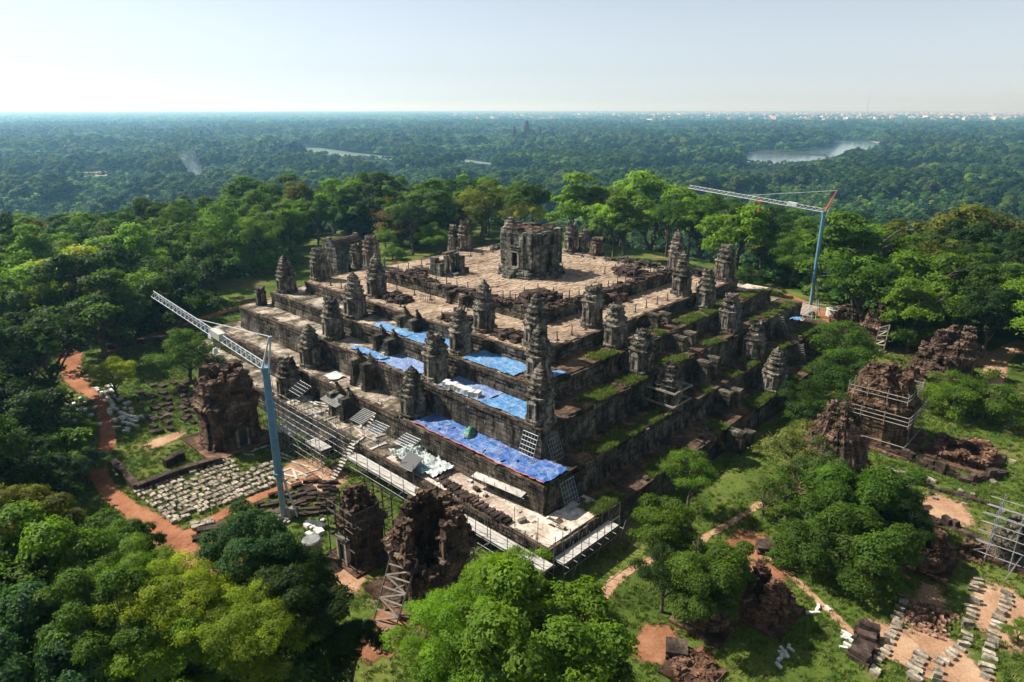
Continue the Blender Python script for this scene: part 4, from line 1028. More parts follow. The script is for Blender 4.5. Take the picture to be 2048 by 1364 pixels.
# ------------------------------------------------------------------ cranes
def lattice(m, a, b, w, hgt_, n, r=.045):
    a, b = Vector(a), Vector(b); d = (b - a).normalized(); s = d.cross(Vector((0, 0, 1))).normalized(); u_ = s.cross(d).normalized()
    def P(t, k, top=False): 
        c = a + (b - a) * t; return c + u_ * hgt_ if top else c + s * w * k
    tap = lambda t: 1
    for k in (-.5, .5): m.tube(P(0, k), P(1, k), r, r, 5)
    m.tube(P(0, 0, True), P(1, 0, True), r * 1.1, r * 1.1, 5)
    for i in range(n):
        t0, t1 = i / n, (i + 1) / n; tm = (t0 + t1) / 2
        for k in (-.5, .5):
            m.tube(P(t0, k), P(tm, 0, True), r * .6, r * .6, 4, cap=False); m.tube(P(tm, 0, True), P(t1, k), r * .6, r * .6, 4, cap=False)
        m.tube(P(t0, -.5), P(t0, .5), r * .6, r * .6, 4, cap=False); m.tube(P(t0, -.5), P(t1, .5), r * .5, r * .5, 4, cap=False)
def crane(label, base, top_z, joint_z, jib_tip, apex, mast_mat, aframe_mat, sign_t, hook_t, hook_mat, tie_t, legs):
    x, y, z = base; e = thing('tower_crane', label, 'crane', base)
    V = lambda p: Vector((p[0] - x, p[1] - y, p[2] - z))
    m = MB(); m.tube((0, 0, joint_z), (0, 0, top_z), .40, .34, 8); m.tube((0, 0, joint_z - .25), (0, 0, joint_z + .1), .5, .5, 8); m.tube((0, 0, top_z - .2), (0, 0, top_z + .15), .45, .45, 8); m.build('upper_mast', M[mast_mat], e)
    m = MB(); m.tube((0, 0, 0), (0, 0, joint_z), .30, .30, 8); m.build('lower_mast', M['bluegrey'], e)
    m = MB(); m.box((0, 0, .2), (1.7, 1.7, .3), .3, .5, .01); m.box((.6, -.5, .7), (1.0, .7, .7), .3, .5, .02); m.build('ballast_base', M['timber'], e)
    for k, (dx, dy) in enumerate(legs):
        b = MB(); b.tube((dx, dy, .2), (dx * .25, dy * .25, joint_z - .2), .10, .10, 6); b.build('strut', M['white'], e)
    b = MB(); b.tube((.35, -.3, .4), (.33, -.28, top_z - 1), .025, .025, 4); b.build('hoist_rope', M['darksteel'], e)
    J0 = Vector((0, 0, top_z)); J1 = V(jib_tip); d = (J1 - J0)
    m = MB(); lattice(m, J0 + d * .01, J1, .6, .6, 26, .036); m.build('jib', M['white'], e)
    s = d.normalized().cross(Vector((0, 0, 1))).normalized(); u_ = s.cross(d.normalized())
    b = MB(); c = J0 + d * sign_t; hd = d.normalized() * .95; P = []
    for q in (-hd, hd):
        for k in (-1, 1): P += [c + q + s * .36 * k, c + q + s * .40 * k + u_ * .75]
    b.add(P, [(0, 1, 5, 4), (2, 6, 7, 3), (1, 3, 7, 5), (0, 4, 6, 2), (0, 2, 3, 1), (4, 5, 7, 6)]); b.build('sign_board', M['concrete'] if sign_t > .3 else M['white'], e)
    A = V(apex)
    for k in (-.32, .32):
        b = MB(); b.tube(J0 + s * k, A + s * k * .3, .10, .08, 6); b.build('a_frame_leg', M[aframe_mat], e)
    b = MB(); b.tube(J0 - d.normalized() * .5 + Vector((0, 0, -.3)), A, .045, .045, 5); b.build('back_stay', M['white'], e)
    b = MB(); b.tube(A, J0 + d * tie_t + u_ * .62, .035, .035, 5); b.build('tie_rod', M['white'], e)
    b = MB(); c = J0 + d * hook_t; b.box(c - Vector((0, 0, .25)), (.7, .7, .3)); b.build('trolley', M[hook_mat], e)
    b = MB(); b.tube(c - Vector((0, 0, .3)), c - Vector((0, 0, 1.5)), .02, .02, 4); b.build('hook_rope', M['darksteel'], e)
    b = MB(); b.box(c - Vector((0, 0, 1.75)), (.5, .35, .55), 0, .5, 0, .6); b.tube(c - Vector((0, 0, 2.0)), c - Vector((.12, 0, 2.4)), .05, .03, 5); b.build('hook_block', M[hook_mat], e)
    return e
bt = at(531, 737, 15.7)
crane('tall crane with blue mast and white lattice jib in front of the temple', (bt[0], bt[1], 0), 15.7, 5.0, tuple(at(308, 592, 18.0)), tuple(at(540, 673, 18.9)), 'blue', 'white', .37, .42, 'white', .55, [(.9, -.9), (1.1, -.3)])
bt = at(1648, 424, 20.0)
e = crane('distant crane with blue mast and red top frame beyond the right corner', (bt[0], bt[1], 0), 20.0, 7.2, tuple(at(1378, 376, 22.0)), tuple(at(1675, 381, 23.6)), 'blue', 'red', .21, .44, 'red', .53, [(1.5, -1.0), (1.9, -1.4)])
m = MB(); m.tube((0, 0, 8.0), (2.2, -2.1, 8.1), .07); m.tube((0, 0, 10.4), (2.2, -2.1, 8.1), .05); m.box((2.2, -2.1, 8.1), (.4, .4, .3)); m.build('outrigger', M['white'], e)
def drum(label, c, r, h_, mat, name='water_tank', cat='tank'):
    e = thing(name, label, cat, c); m = MB(); n = 24
    for k in range(int(h_ / .18)): m.tube((0, 0, k * .18), (0, 0, k * .18 + .09), r, r * 1.02, n, .5, False); m.tube((0, 0, k * .18 + .09), (0, 0, k * .18 + .18), r * 1.02, r, n, .5, False)
    m.build('drum', M[mat], e); b = MB(); b.tube((0, 0, h_ - .05), (0, 0, h_ + .06), r * 1.05, r * .9, n); b.build('lid', M[mat], e)
drum('round pale concrete tank at the foot of the far crane', tuple(at(1668, 632)), 1.5, 1.5, 'concrete')
drum('tall grey ribbed tank half hidden behind the dark foreground tree', tuple(at(628, 1125)), .8, 2.4, 'steel')

# ------------------------------------------------------------------ brick ruins
M['tanbrick'] = stone('tan_brick', (.04, .026, .018), (.14, .088, .055), (.27, .18, .115), .8, 5.0, .6, .6, .8, brick=(.8, .34))
def ruin(label, c, half, h, seed, mat='brick', gap=None, rz=0.0, door=None, taper=.72, inner=.58, cornice=(.50, .60), rubble=420, jag=.28, name='brick_tower', plinth=True):
    e = thing(name, label, 'ruin', (c[0], c[1], hgt(c[0], c[1])), rz); PL = plan(140); n = len(PL); nz = max(8, int(h / .2))
    def top(i):
        a = math.atan2(PL[i][1], PL[i][0]); t = h * (.92 + jag * noise.noise(Vector((math.cos(a) * 1.7, math.sin(a) * 1.7, seed * 1.9))) + .10 * noise.noise(Vector((math.cos(a) * 6, math.sin(a) * 6, seed))))
        if gap:
            for ga, gw, gd in gap:
                da = abs((a - ga + math.pi) % (2 * math.pi) - math.pi)
                if da < gw: t -= h * gd * (1 - (da / gw) ** 3)
        return max(t, h * .12)
    tops = [round(top(i // 3 * 3) / .22) * .22 + (hash((seed, i // 3)) % 100) / 100 * .12 for i in range(n)]
    def sc(z):
        q = z / h; s = 1.0 if q < .5 else 1 - (1 - taper) * (q - .5) / .5
        if q < .06: s += .09
        elif q < .12: s += .04
        if cornice[0] < q < cornice[1]: s += .09
        elif cornice[0] - .06 < q < cornice[1] + .05: s += .045
        if .74 < q < .79: s += .05
        return s
    rings = []
    for k in range(nz + 1):
        ring = []
        for i, (x, y) in enumerate(PL):
            z = tops[i] * k / nz; s = sc(z) * half; p = Vector((x * s, y * s, z)); q = p * 1.1 + Vector((seed * 5, 0, 0))
            up_ = min(1.0, max(0.0, z / h - .5) * 2); b = ((hash((seed, k, (i + k % 2) // 3)) % 1000) / 1000 - .5) * (.045 + .15 * up_)
            if hash((seed, k // 2, i // 4)) % 100 < 3 + 18 * up_: b -= .05 + .13 * up_
            p.x *= 1 + b / half * 1.2; p.y *= 1 + b / half * 1.2
            amp = .035 + .11 * up_
            p += noise.noise_vector(q * .8) * amp + noise.noise_vector(q * 4) * amp * .25; p.z = max(p.z, -.1)
            ring.append(p)
        rings.append(ring)
    for k in range(8):
        ring = []
        for i, (x, y) in enumerate(PL):
            z = tops[i] - (tops[i] - .3) * k / 7; s = inner * half * (1 - .25 * max(z / h - .5, 0)); p = Vector((x * s, y * s, z + (.1 if k == 0 else 0)))
            p += noise.noise_vector(p * 2.7 + Vector((0, seed, 0))) * .14; ring.append(p)
        rings.append(ring)
    m = MB(); m.rings(rings, .5, cap=False); m.build('shell', M[mat], e)
    rg = random.Random(seed); m = MB()
    for k in range(rubble):
        i = rg.randrange(n); u_ = rg.uniform(inner, 1.0); z = tops[i] + rg.uniform(-.1, .12)
        if rg.random() < .3: z = min(h * cornice[1] * rg.uniform(.96, 1.0), tops[i]); u_ = rg.uniform(1.0, 1.06)
        s = sc(z) * half * u_; d = rg.uniform(.16, .42)
        m.box((PL[i][0] * s, PL[i][1] * s, z), (d * 1.6, d, d * .6), rg.uniform(0, 3), rg.random(), .05, 1, True, 0, (rg.gauss(0, .3), rg.gauss(0, .3)))
    m.build('loose_bricks', M[mat], e, kind='stuff')
    if plinth:
        m = MB(); m.box((0, 0, .12), (half * 2.7, half * 2.7, .3), 0, .3, .06); m.build('plinth', M['laterite'], e)
    for a in (door or []):
        g = link('doorway', None, e, (0, 0, 0), a); o = half * 1.02
        m = MB(); m.box((o + .02, 0, 1.55), (.3, .95, 2.0), 0, .5, .01); m.build('doorway_shade', M['black'], g)  # solid black box, colour stands in for the shade inside the open doorway
        for s in (-1, 1):
            b = MB(); b.box((o + .14, s * .62, 1.5), (.42, .26, 2.2), 0, .5, .02); b.build('door_jamb', M['pale_block'], g)
        b = MB(); b.box((o + .14, 0, 2.72), (.46, 1.75, .3), 0, .5, .02); b.build('lintel', M['lichen'], g)
    return e
ruin('tall brown brick tower with a dark doorway left of the crane mast', (-44.8, 6.6), 3.1, 9.2, 1, door=[-math.pi / 2], gap=[(2.6, .5, .12)], taper=.86, jag=.16)
ruin('split brick tower ruin with a gaping top in the foreground', (-45.6, -31.8), 2.95, 8.3, 2, door=[], gap=[(math.radians(-138), .62, .48), (math.radians(-30), .5, .1), (math.radians(130), .6, .16)], jag=.12, inner=.7, taper=.82)
e_ = ruin('narrow brick ruin cased in timber poles beside the split tower', (-46.9, -23.8), 1.75, 6.8, 3, door=[math.pi], taper=.6, gap=[(.5, .8, .3)])
ruin('creeper covered conical brick ruin on the right lawn', (-6.3, -49.6), 3.1, 8.6, 4, taper=.45, mat='brick', inner=.45, gap=[(-.9, .7, .25)], jag=.5, cornice=(.3, .36))
ruin('brick tower belted with timber shoring on the right', (10.2, -49.6), 3.35, 8.8, 5, mat='tanbrick', taper=.8, gap=[(-1.0, .8, .22)], jag=.25)
ruin('massive broken brick ruin by the sandy track at the right', (38.5, -50.8), 3.0, 6.8, 6, jag=.35, taper=.8)
ruin('lower lump of the massive brick ruin by the sandy track', (31.5, -51.2), 2.0, 4.2, 7, jag=.4)
q = at(1690, 668); ruin('reddish crumbled brick ruin at the foot of the far crane', (q[0], q[1]), 2.6, 4.6, 8, jag=.4, taper=.6)
q = at(1752, 700); ruin('brick ruin held by a tall timber ladder frame', (q[0] + 1.2, q[1] + 1.0), 2.0, 6.6, 9, jag=.35, taper=.55)
q = at(1835, 778); ruin('small brick stub behind the red tent', (q[0] + 3, q[1]), 1.9, 4.6, 10, jag=.5)
q = at(1545, 1218); ruin('red brick stump on the lawn right of the dark tree', (q[0] - .8, q[1] + .5), 1.8, 2.7, 12, 'laterite', jag=.7, gap=[(2.3, 1.2, .5)], inner=.5, name='brick_stump')
q = at(1430, 1260); ruin('low broken brick wall in shade beneath the dark lawn tree', (q[0] + .5, q[1] + 1), 1.6, 2.3, 13, jag=.7, gap=[(1.0, 1.2, .5)], name='brick_stump')
q = at(1845, 1125); ruin('broken red brick corner right of the mango trees', (q[0], q[1]), 1.7, 2.7, 14, 'laterite', jag=.7, gap=[(2.0, 1.4, .5)], name='brick_stump')
q = at(1925, 915); ruin('ring of low brick walls on the laterite platform at the right', (q[0], q[1]), 2.7, 1.3, 15, 'laterite', inner=.72, jag=.9, taper=1, cornice=(2, 3), name='brick_foundation')
q = at(1385, 1345); ruin('flat topped red brick footing at the bottom edge', (q[0], q[1]), 1.3, .4, 16, 'laterite', rubble=50, inner=.4, jag=.6, taper=1, cornice=(2, 3), name='brick_foundation')
q = at(1985, 800); heap('brick_rubble_heap', 'spread of orange brick rubble at the right edge', tuple(at(2015, 800)), 3.6, 1.8, .7, 160, 'rubble', 21, 'rubble', (.2, .45))
heap('brick_rubble_heap', 'oval pile of loose bricks between the block rows', tuple(at(1858, 1240)), 1.9, 1.5, .55, 150, 'rubble', 22, 'rubble', (.16, .34))
heap('brick_rubble_heap', 'heap of small stones below the wooden raking shores', tuple(at(768, 1285)), 1.0, 1.0, .5, 70, 'rubble', 23, 'rubble', (.16, .32))
heap('brick_rubble_heap', 'dark brick rubble at the foot of the split tower', tuple(at(1000, 1175)), 1.7, 1.2, .7, 60, 'brick', 24, 'rubble', (.25, .5))
heap('brick_rubble_heap', 'scatter of reddish rubble beside the right edge scaffold', tuple(at(1945, 1105)), 1.8, 1.0, .4, 80, 'laterite', 25, 'rubble', (.16, .34))
# creepers on the conical ruin
e = thing('creeper', 'dry grey creeper hanging over the conical brick ruin', 'plant', (-6.3, -49.6, 0))
c = link('foliage', CR['sparse1'], e, (0, 0, 4.0), 0, (3.2, 3.2, 4.0)); c.color = (.12, .10, .065, 1)
e = thing('creeper', 'green creeper at the lower left of the conical brick ruin', 'plant', (-8.8, -49.4, 0))
c = link('foliage', CR['fine1'], e, (0, 0, 3.0), 0, (2.7, 2.7, 3.4)); c.color = (.11, .17, .045, 1)

def frame(label, parts, mat='timber', name='timber_shoring', cat='shoring', r=.075, loc=(0, 0, 0)):
    e = thing(name, label, cat, loc)
    for a, b in parts:
        m = MB(); a, b = Vector(a), Vector(b); c = (a + b) / 2; m.tube(a - c, b - c, r, r, 4); m.build('beam', M[mat], e, c - Vector(loc))
    return e
def rake(label, foot0, foot1, head0, head1, n=5, mat='timber', r=.075):
    """two inclined legs with rungs and zigzag braces"""
    f0, f1, h0, h1 = map(Vector, (foot0, foot1, head0, head1)); P = [(f0, h0), (f1, h1)]
    for k in range(n + 1):
        t = k / n; P.append((f0.lerp(h0, t), f1.lerp(h1, t)))
        if k < n: P.append((f0.lerp(h0, t), f1.lerp(h1, t + 1 / n)) if k % 2 == 0 else (f1.lerp(h1, t), f0.lerp(h0, t + 1 / n)))
    return frame(label, P, mat, r=r)
f0 = at(748, 1240); f1 = at(790, 1258); f2 = at(810, 1205)
rake('grey wooden raking shores leaning on the left of the split tower', tuple(f0), tuple(f1), (-48.8, -31.0, 4.9), (-48.0, -33.2, 4.9), 6, r=.085)
rake('second set of wooden raking shores between the first and the split tower', tuple(at(770, 1222)), tuple(f2), (-48.5, -31.4, 3.4), (-48.0, -32.8, 3.4), 4, r=.075)
rake('slanted wooden brace on the shaded right face of the split tower', tuple(at(925, 1165, .5)), tuple(at(955, 1150, .5)), (-44.6, -34.8, 4.4), (-43.6, -34.8, 4.4), 4, r=.08)
rake('tall timber ladder frame propping the far right brick ruin', tuple(at(1745, 705)), tuple(at(1765, 710)), tuple(at(1760, 655, 6.2)), tuple(at(1780, 650, 6.2)), 6, 'bamboo', .10)
rake('timber cross brace in front of the conical brick ruin', tuple(at(1610, 1065)), tuple(at(1625, 1070)), tuple(at(1640, 995, 2.4)), tuple(at(1602, 985, 2.6)), 2, 'timber', .08)
def belt(label, c, half, zs, mat='timber', posts=(0, 0), r=.07):
    P = []
    for z in zs:
        q = [(c[0] + sx * half, c[1] + sy * half, z) for sx, sy in ((-1, -1), (1, -1), (1, 1), (-1, 1))]
        for i in range(4): P.append((q[i], q[(i + 1) % 4]))
    for sx in (-1, -.33, .33, 1):
        for sy in (-1, 1): P.append(((c[0] + sx * half, c[1] + sy * half, posts[0]), (c[0] + sx * half, c[1] + sy * half, posts[1])))
    for sy in (-.33, .33):
        for sx in (-1, 1): P.append(((c[0] + sx * half, c[1] + sy * half, posts[0]), (c[0] + sx * half, c[1] + sy * half, posts[1])))
    return frame(label, P, mat, r=r)
belt('pale timber cage around the lower half of the shored brick tower', (10.2, -49.6), 3.85, (1.2, 3.8, 4.3, 4.8), 'timber', (3.5, 5.0), .06)
belt('pale timber cage around the top of the shored brick tower', (10.2, -49.6), 3.2, (6.4, 6.9), 'timber', (6.0, 7.4), .055)
belt('dark timber casing around the narrow brick ruin', (-46.9, -23.8), 2.0, (.5, 2.2, 4.1, 5.0, 5.9), 'post', (0, 6.3), .06)
# red tent, scaffold at the right edge
q = at(1805, 792); e = thing('tent', 'red ridge tent behind the shored brick tower', 'tent', tuple(q), .75)
m = MB(); m.add([(-1.9, -1.3, 1.9), (1.9, -1.3, 1.9), (1.9, 0, 3.0), (-1.9, 0, 3.0), (1.9, 1.3, 1.9), (-1.9, 1.3, 1.9), (-1.9, -1.3, 1.85), (1.9, -1.3, 1.85), (1.9, 0, 2.95), (-1.9, 0, 2.95), (1.9, 1.3, 1.85), (-1.9, 1.3, 1.85)],
    [(0, 1, 2, 3), (3, 2, 4, 5), (9, 8, 7, 6), (11, 10, 8, 9), (0, 6, 7, 1), (5, 4, 10, 11)]); m.build('canopy', M['canvas'], e)
for sx in (-1.85, 1.85):
    for sy in (-1.25, 1.25):
        b = MB(); b.tube((sx, sy, 0), (sx, sy, 1.9), .05); b.build('pole', M['darksteel'], e)
P = []
c = at(2020, 1120)
for i in range(3):
    for j in range(3): P.append(((c[0] - 2 + i * 1.8, c[1] - 2 + j * 1.8, 0), (c[0] - 2 + i * 1.8 + .1, c[1] - 2 + j * 1.8, 5.2)))
for z in (.8, 1.9, 2.9, 3.8, 4.6):
    for i in range(3): P.append(((c[0] - 3 + .3 * z, c[1] - 2 + i * 1.8, z), (c[0] + 2.8, c[1] - 2 + i * 1.8, z + .1)))
    for i in range(3): P.append(((c[0] - 2 + i * 1.8, c[1] - 2.8, z + .08), (c[0] - 2 + i * 1.8, c[1] + 2.6, z + .08)))
P += [((c[0] - 3.6, c[1] - .2, 0), (c[0] + 1.6, c[1] - 1.8, 4.6)), ((c[0] - 3.2, c[1] + 2.4, 1.6), (c[0] + 2.2, c[1] - 2.2, 1.9))]
frame('pale pole scaffold at the right edge around a stone ruin', P, 'steel', 'pole_scaffold', 'scaffold', .045)
ruin('grey stacked stone ruin inside the right edge scaffold', (c[0] + .2, c[1] - .2), 1.5, 3.2, 31, 'wall', jag=.5, name='stone_ruin', inner=.3)

# ------------------------------------------------------------------ outlying stone buildings
def gallery(label, c, L, W_, h, rz, seed, name):
    e = thing(name, label, 'building', (c[0], c[1], hgt(c[0], c[1])), rz); rg = random.Random(seed)
    m = MB(); n = int(h / .5)
    for s in (-1, 1):
        for k in range(n):
            x = -L / 2
            while x < L / 2:
                l2 = min(rg.uniform(.7, 1.3), L / 2 - x + .01)
                if not (abs(x + l2 / 2) < .9 and k < n * .55) and not (k == n - 1 and rg.random() < .3): m.box((x + l2 / 2, s * (W_ / 2 - .3 + rg.gauss(0, .02) + (.12 if k in (0, n - 2) else 0)), (k + .5) * h / n), (l2 - .02, .6, h / n - .02), 0, rg.random(), .03)
                x += l2
    for s in (-1, 1):
        for k in range(int(n * 1.5)):
            z = (k + .5) * h / n; wd = W_ if k < n else W_ * (1 - (k - n) / (n * .55))
            if wd > .4: m.box((s * (L / 2 - .3 + rg.gauss(0, .02)), 0, z), (.6, wd, h / n - .02), 0, rg.random(), .05)
    m.build('walls', M['lichen'], e, kind='stuff')
    for s in (-1, 1):
        m = MB(); ns = 7
        for k in range(ns):
            t0 = k / ns; y = W_ / 2 * (1 - t0 ** 1.3); z = h + W_ * .42 * math.sin(t0 * 1.5); m.box((rg.gauss(0, .05), s * max(y - .25, .2), z + .1), (L * rg.uniform(.86, 1.0), .7, .4), 0, rg.random(), .06)
        m.build('roof_vault', M['coping'], e)
    for s in (-1, 1):
        b = MB(); b.box((s * (L / 2 + .06), 0, 1.3), (.2, 1.2, 2.4), 0, .3, .02); b.build('door_frame', M['wall'], e)
    return e
q = at(690, 546); gallery('weathered stone gate building with a vaulted roof behind the left of the temple', q, 8.5, 5.6, 6.2, .1, 3, 'gate_building')
q = at(340, 566); gallery('small vaulted stone library half hidden by trees at the left', q, 7.5, 4.6, 3.4, -.5, 4, 'stone_library')

# ------------------------------------------------------------------ loose blocks
BM = {}
for mt in ('pale_block', 'white_block', 'dark_block', 'wall'):
    BM[mt] = []
    for k in range(4):
        random.seed(200 + k); b = MB(); b.box((0, 0, .5), (1, 1, 1), jit=.05, tint=k * .25); BM[mt].append(b.mesh('stone_block', M[mt]))
rb = random.Random(8)
def block(p, dims, rz, mat, label, group, tilt=.05):
    nm = {'pale_block': 'sandstone_block', 'dark_block': 'laterite_block', 'white_block': 'cut_block', 'wall': 'fallen_stone'}[mat]
    if 'row' in group and 'by the' not in group and mat == 'pale_block': nm = 'weathered_block'
    o = link(nm, rb.choice(BM[mat]), None, p, rz, dims); o.rotation_euler = (rb.gauss(0, tilt), rb.gauss(0, tilt), rz); tag(o, label, 'block', group); return o
def block_field(quad, nu, nv, mat, label, group, dims=(1.0, .45, .4), rz0=0.0, miss=.1, z=0.0, jit=.12, second=0.0):
    A, B_, C_, D_ = [at(u, v, z) for u, v in quad]            # left near, right near, right far, left far
    ax = B_ - A; rz = math.atan2(ax[1], ax[0]) + math.pi / 2 + rz0
    for i in range(nu):
        for j in range(nv):
            if rb.random() < miss: continue
            s, t_ = (i + .5) / nu, (j + .5) / nv
            p = (A * (1 - s) + B_ * s) * (1 - t_) + (D_ * (1 - s) + C_ * s) * t_
            d = (dims[0] * rb.uniform(.75, 1.2), dims[1] * rb.uniform(.8, 1.2), dims[2] * rb.uniform(.75, 1.25))
            p = (p[0] + rb.gauss(0, jit), p[1] + rb.gauss(0, jit), (hgt(p[0], p[1]) if z == 0 else z) - .03)
            block(p, d, rz + rb.gauss(0, .12), mat, label, group)
            if rb.random() < second: block((p[0], p[1], p[2] + d[2]), (d[0] * .9, d[1] * .9, d[2] * .8), rz + rb.gauss(0, .2), mat, label, group)
block_field([(305, 1018), (486, 950), (462, 915), (262, 985)], 26, 5, 'pale_block', 'pale sandstone block in the upper rows between the path and the crane', 'pale blocks, upper rows by the path', (.64, .29, .30), 0, .08, jit=.06)
block_field([(342, 1052), (575, 966), (545, 922), (312, 1020)], 31, 5, 'pale_block', 'pale sandstone block in the lower rows along the branching red path', 'pale blocks, lower rows by the branch path', (.60, .32, .36), .1, .08, jit=.06)
block_field([(236, 868), (262, 860), (300, 830), (236, 836)], 3, 6, 'white_block', 'whitish block on the grass just right of the narrow red path', 'whitish blocks right of the path', (.9, .4, .3), .6, .2, jit=.35)
block_field([(225, 850), (280, 842), (225, 770), (195, 775)], 6, 8, 'white_block', 'greyish block in the shade right of the red path', 'greyish shaded blocks right of the path', (.8, .45, .35), .4, .25, jit=.4)
block_field([(185, 780), (215, 770), (196, 722), (165, 730)], 4, 7, 'pale_block', 'pale block near the head of the red path', 'pale blocks at the head of the path', (.8, .45, .35), .2, .2, jit=.4)
block_field([(60, 868), (200, 862), (190, 790), (70, 800)], 11, 6, 'white_block', 'bluish white block in deep shade left of the red path', 'shaded blocks left of the path', (.7, .42, .3), .2, .45, jit=.5)
block_field([(300, 880), (390, 850), (395, 760), (290, 770)], 7, 9, 'dark_block', 'dark laterite block in the grass left of the tall brown brick tower', 'dark blocks left of the brick tower', (1.1, .7, .4), .1, .35, jit=.5)
block_field([(430, 1075), (560, 1035), (640, 985), (590, 960)], 7, 5, 'dark_block', 'dark moulded block in the rows around the foot of the near crane', 'dark blocks at the near crane foot', (1.15, .5, .42), 1.5, .15, jit=.2)
block_field([(580, 1040), (670, 1030), (670, 965), (610, 960)], 6, 8, 'dark_block', 'dark block in the close rows right of the near crane foot', 'dark blocks right of the near crane foot', (.85, .38, .36), 1.4, .1, jit=.1)
block_field([(612, 1075), (650, 1068), (640, 1045), (612, 1050)], 3, 3, 'white_block', 'white cut block beside the narrow timber cased ruin', 'white blocks by the timber cased ruin', (.8, .5, .35), .5, .1, jit=.2)
block_field([(385, 1062), (428, 1050), (424, 1040), (382, 1052)], 6, 2, 'pale_block', 'pale block in the short double row where the paths join', 'pale blocks where the paths join', (.5, .5, .4), 0, .05, jit=.08)
block_field([(410, 1078), (480, 1060), (470, 1045), (405, 1062)], 2, 2, 'dark_block', 'long dark slab on the grass before the near crane', 'long dark slabs before the crane', (2.6, .9, .4), 1.5, 0)
def block_line(pts, n, mat, label, group, dims, across=True, second=0.0, jit=.1, z=0.0):
    W_ = [at(u, v, z) for u, v in pts]; seg = [np.linalg.norm(W_[i + 1] - W_[i]) for i in range(len(W_) - 1)]; tot = sum(seg)
    for k in range(n):
        s = (k + .5) / n * tot; i = 0
        while s > seg[i] and i < len(seg) - 1: s -= seg[i]; i += 1
        p = W_[i] + (W_[i + 1] - W_[i]) * min(s / seg[i], 1); d = W_[i + 1] - W_[i]; rz = math.atan2(d[1], d[0]) + (math.pi / 2 if across else 0) + rb.gauss(0, .18)
        dm = (dims[0] * rb.uniform(.75, 1.2), dims[1] * rb.uniform(.8, 1.15), dims[2] * rb.uniform(.8, 1.25)); p = (p[0] + rb.gauss(0, jit), p[1] + rb.gauss(0, jit), z - .03)
        block(p, dm, rz, mat, label, group)
        if rb.random() < second: block((p[0], p[1], p[2] + dm[2]), (dm[0] * .85, dm[1] * .85, dm[2]), rz + rb.gauss(0, .2), mat, label, group)
G = 'block in the rows at the lower right'
block_line([(1952, 1155), (1950, 1195), (1935, 1250), (1925, 1290), (1885, 1325), (1868, 1362)], 21, 'pale_block', 'pale stone block of the curving middle row at the lower right', 'pale blocks, curving middle row', (.78, .34, .30), True, .1)
block_line([(2015, 1185), (2005, 1220), (1990, 1262), (1978, 1300), (1968, 1362)], 18, 'pale_block', 'pale stone block of the outermost row at the right edge', 'pale blocks, outermost row', (.82, .36, .32), True, .1)
block_line([(1812, 1180), (1796, 1232), (1778, 1290), (1742, 1355)], 18, 'pale_block', 'weathered stone block of the inner row beside the dark slabs', 'weathered blocks, inner row', (.65, .34, .3), True, .12)
block_line([(1845, 1305), (1832, 1335), (1822, 1362)], 9, 'pale_block', 'pale stone block of the short row at the bottom right', 'pale blocks, short bottom row', (.85, .36, .32))
block_line([(1735, 1270), (1728, 1300), (1710, 1325)], 6, 'dark_block', 'large dark slab beside the inner block row', 'large dark slabs', (1.5, .9, .5), True, .3)
block_line([(1720, 932), (1800, 955), (1885, 985)], 24, 'dark_block', 'small weathered stone of the line below the laterite platform', 'stone line below the platform', (.7, .4, .3), False, .2)
block_line([(1780, 942), (1870, 965)], 14, 'pale_block', 'pale stone of the upper short line near the laterite platform', 'upper short stone line', (.6, .4, .3), False)
block_line([(1895, 985), (1960, 1005), (2000, 1020)], 9, 'dark_block', 'dark stone of the line above the sandy clearing edge', 'stones by the sandy clearing', (1.0, .5, .35), False)
block_line([(1818, 1025), (1900, 1055), (1990, 1100)], 20, 'dark_block', 'rounded dark stone of the low wall beside the sandy clearing', 'low wall by the sandy clearing', (.9, .6, .5), False, .1, .04)
block_line([(1725, 885), (1830, 925), (1935, 965), (2010, 950)], 26, 'dark_block', 'laterite edging stone of the platform at the right', 'platform edging stones', (1.2, .6, .55), False, .3, .04)
for (u, v, n, lb, gr) in ((1637, 1225, 5, 'white', 'upper'), (1565, 1310, 9, 'white', 'left'), (1695, 1285, 9, 'white', 'right')):
    for k in range(n):
        p = at(u + rb.gauss(0, 9), v + rb.gauss(0, 10)); block((p[0], p[1], -.02), (.55, .22, .2), rb.uniform(0, 3), 'white_block', 'small white brick in the %s scatter on the right lawn' % {'upper': 'topmost', 'left': 'bottom left', 'right': 'bottom right'}[gr], 'white bricks, %s scatter' % gr)
for k in range(36):
    p = at(rb.uniform(1430, 2040), rb.uniform(880, 1060)); block((p[0], p[1], -.05), (rb.uniform(.3, .7), rb.uniform(.25, .5), .3), rb.uniform(0, 3), rb.choice(('dark_block', 'pale_block')), 'stray stone in the grass on the upper right lawn', 'stray stones, upper right lawn')
for k in range(24):
    p = at(rb.uniform(560, 760), rb.uniform(1020, 1180)); block((p[0], p[1], -.05), (rb.uniform(.3, .9), rb.uniform(.25, .5), .3), rb.uniform(0, 3), rb.choice(('dark_block', 'white_block', 'dark_block')), 'stray stone on the ground around the narrow timber cased ruin', 'stray stones by the cased ruin')
def low_wall(label, pts, w_, h_, mat='dark_block'):
    e = thing('low_wall', label, 'wall'); 
    for i in range(len(pts) - 1):
        A, B_ = Vector(at(*pts[i])), Vector(at(*pts[i + 1])); L = (B_ - A).length; n = max(1, int(L / 1.0)); rz = math.atan2(B_.y - A.y, B_.x - A.x)
        for k in range(n):
            c = A.lerp(B_, (k + .5) / n); link('stone_block', cube_mesh(k % 4, mat), e, (c.x, c.y, h_ / 2 - .02), rz + rb.gauss(0, .03), (L / n - .02, w_ * rb.uniform(.9, 1.1), h_ * rb.uniform(.85, 1.12)))
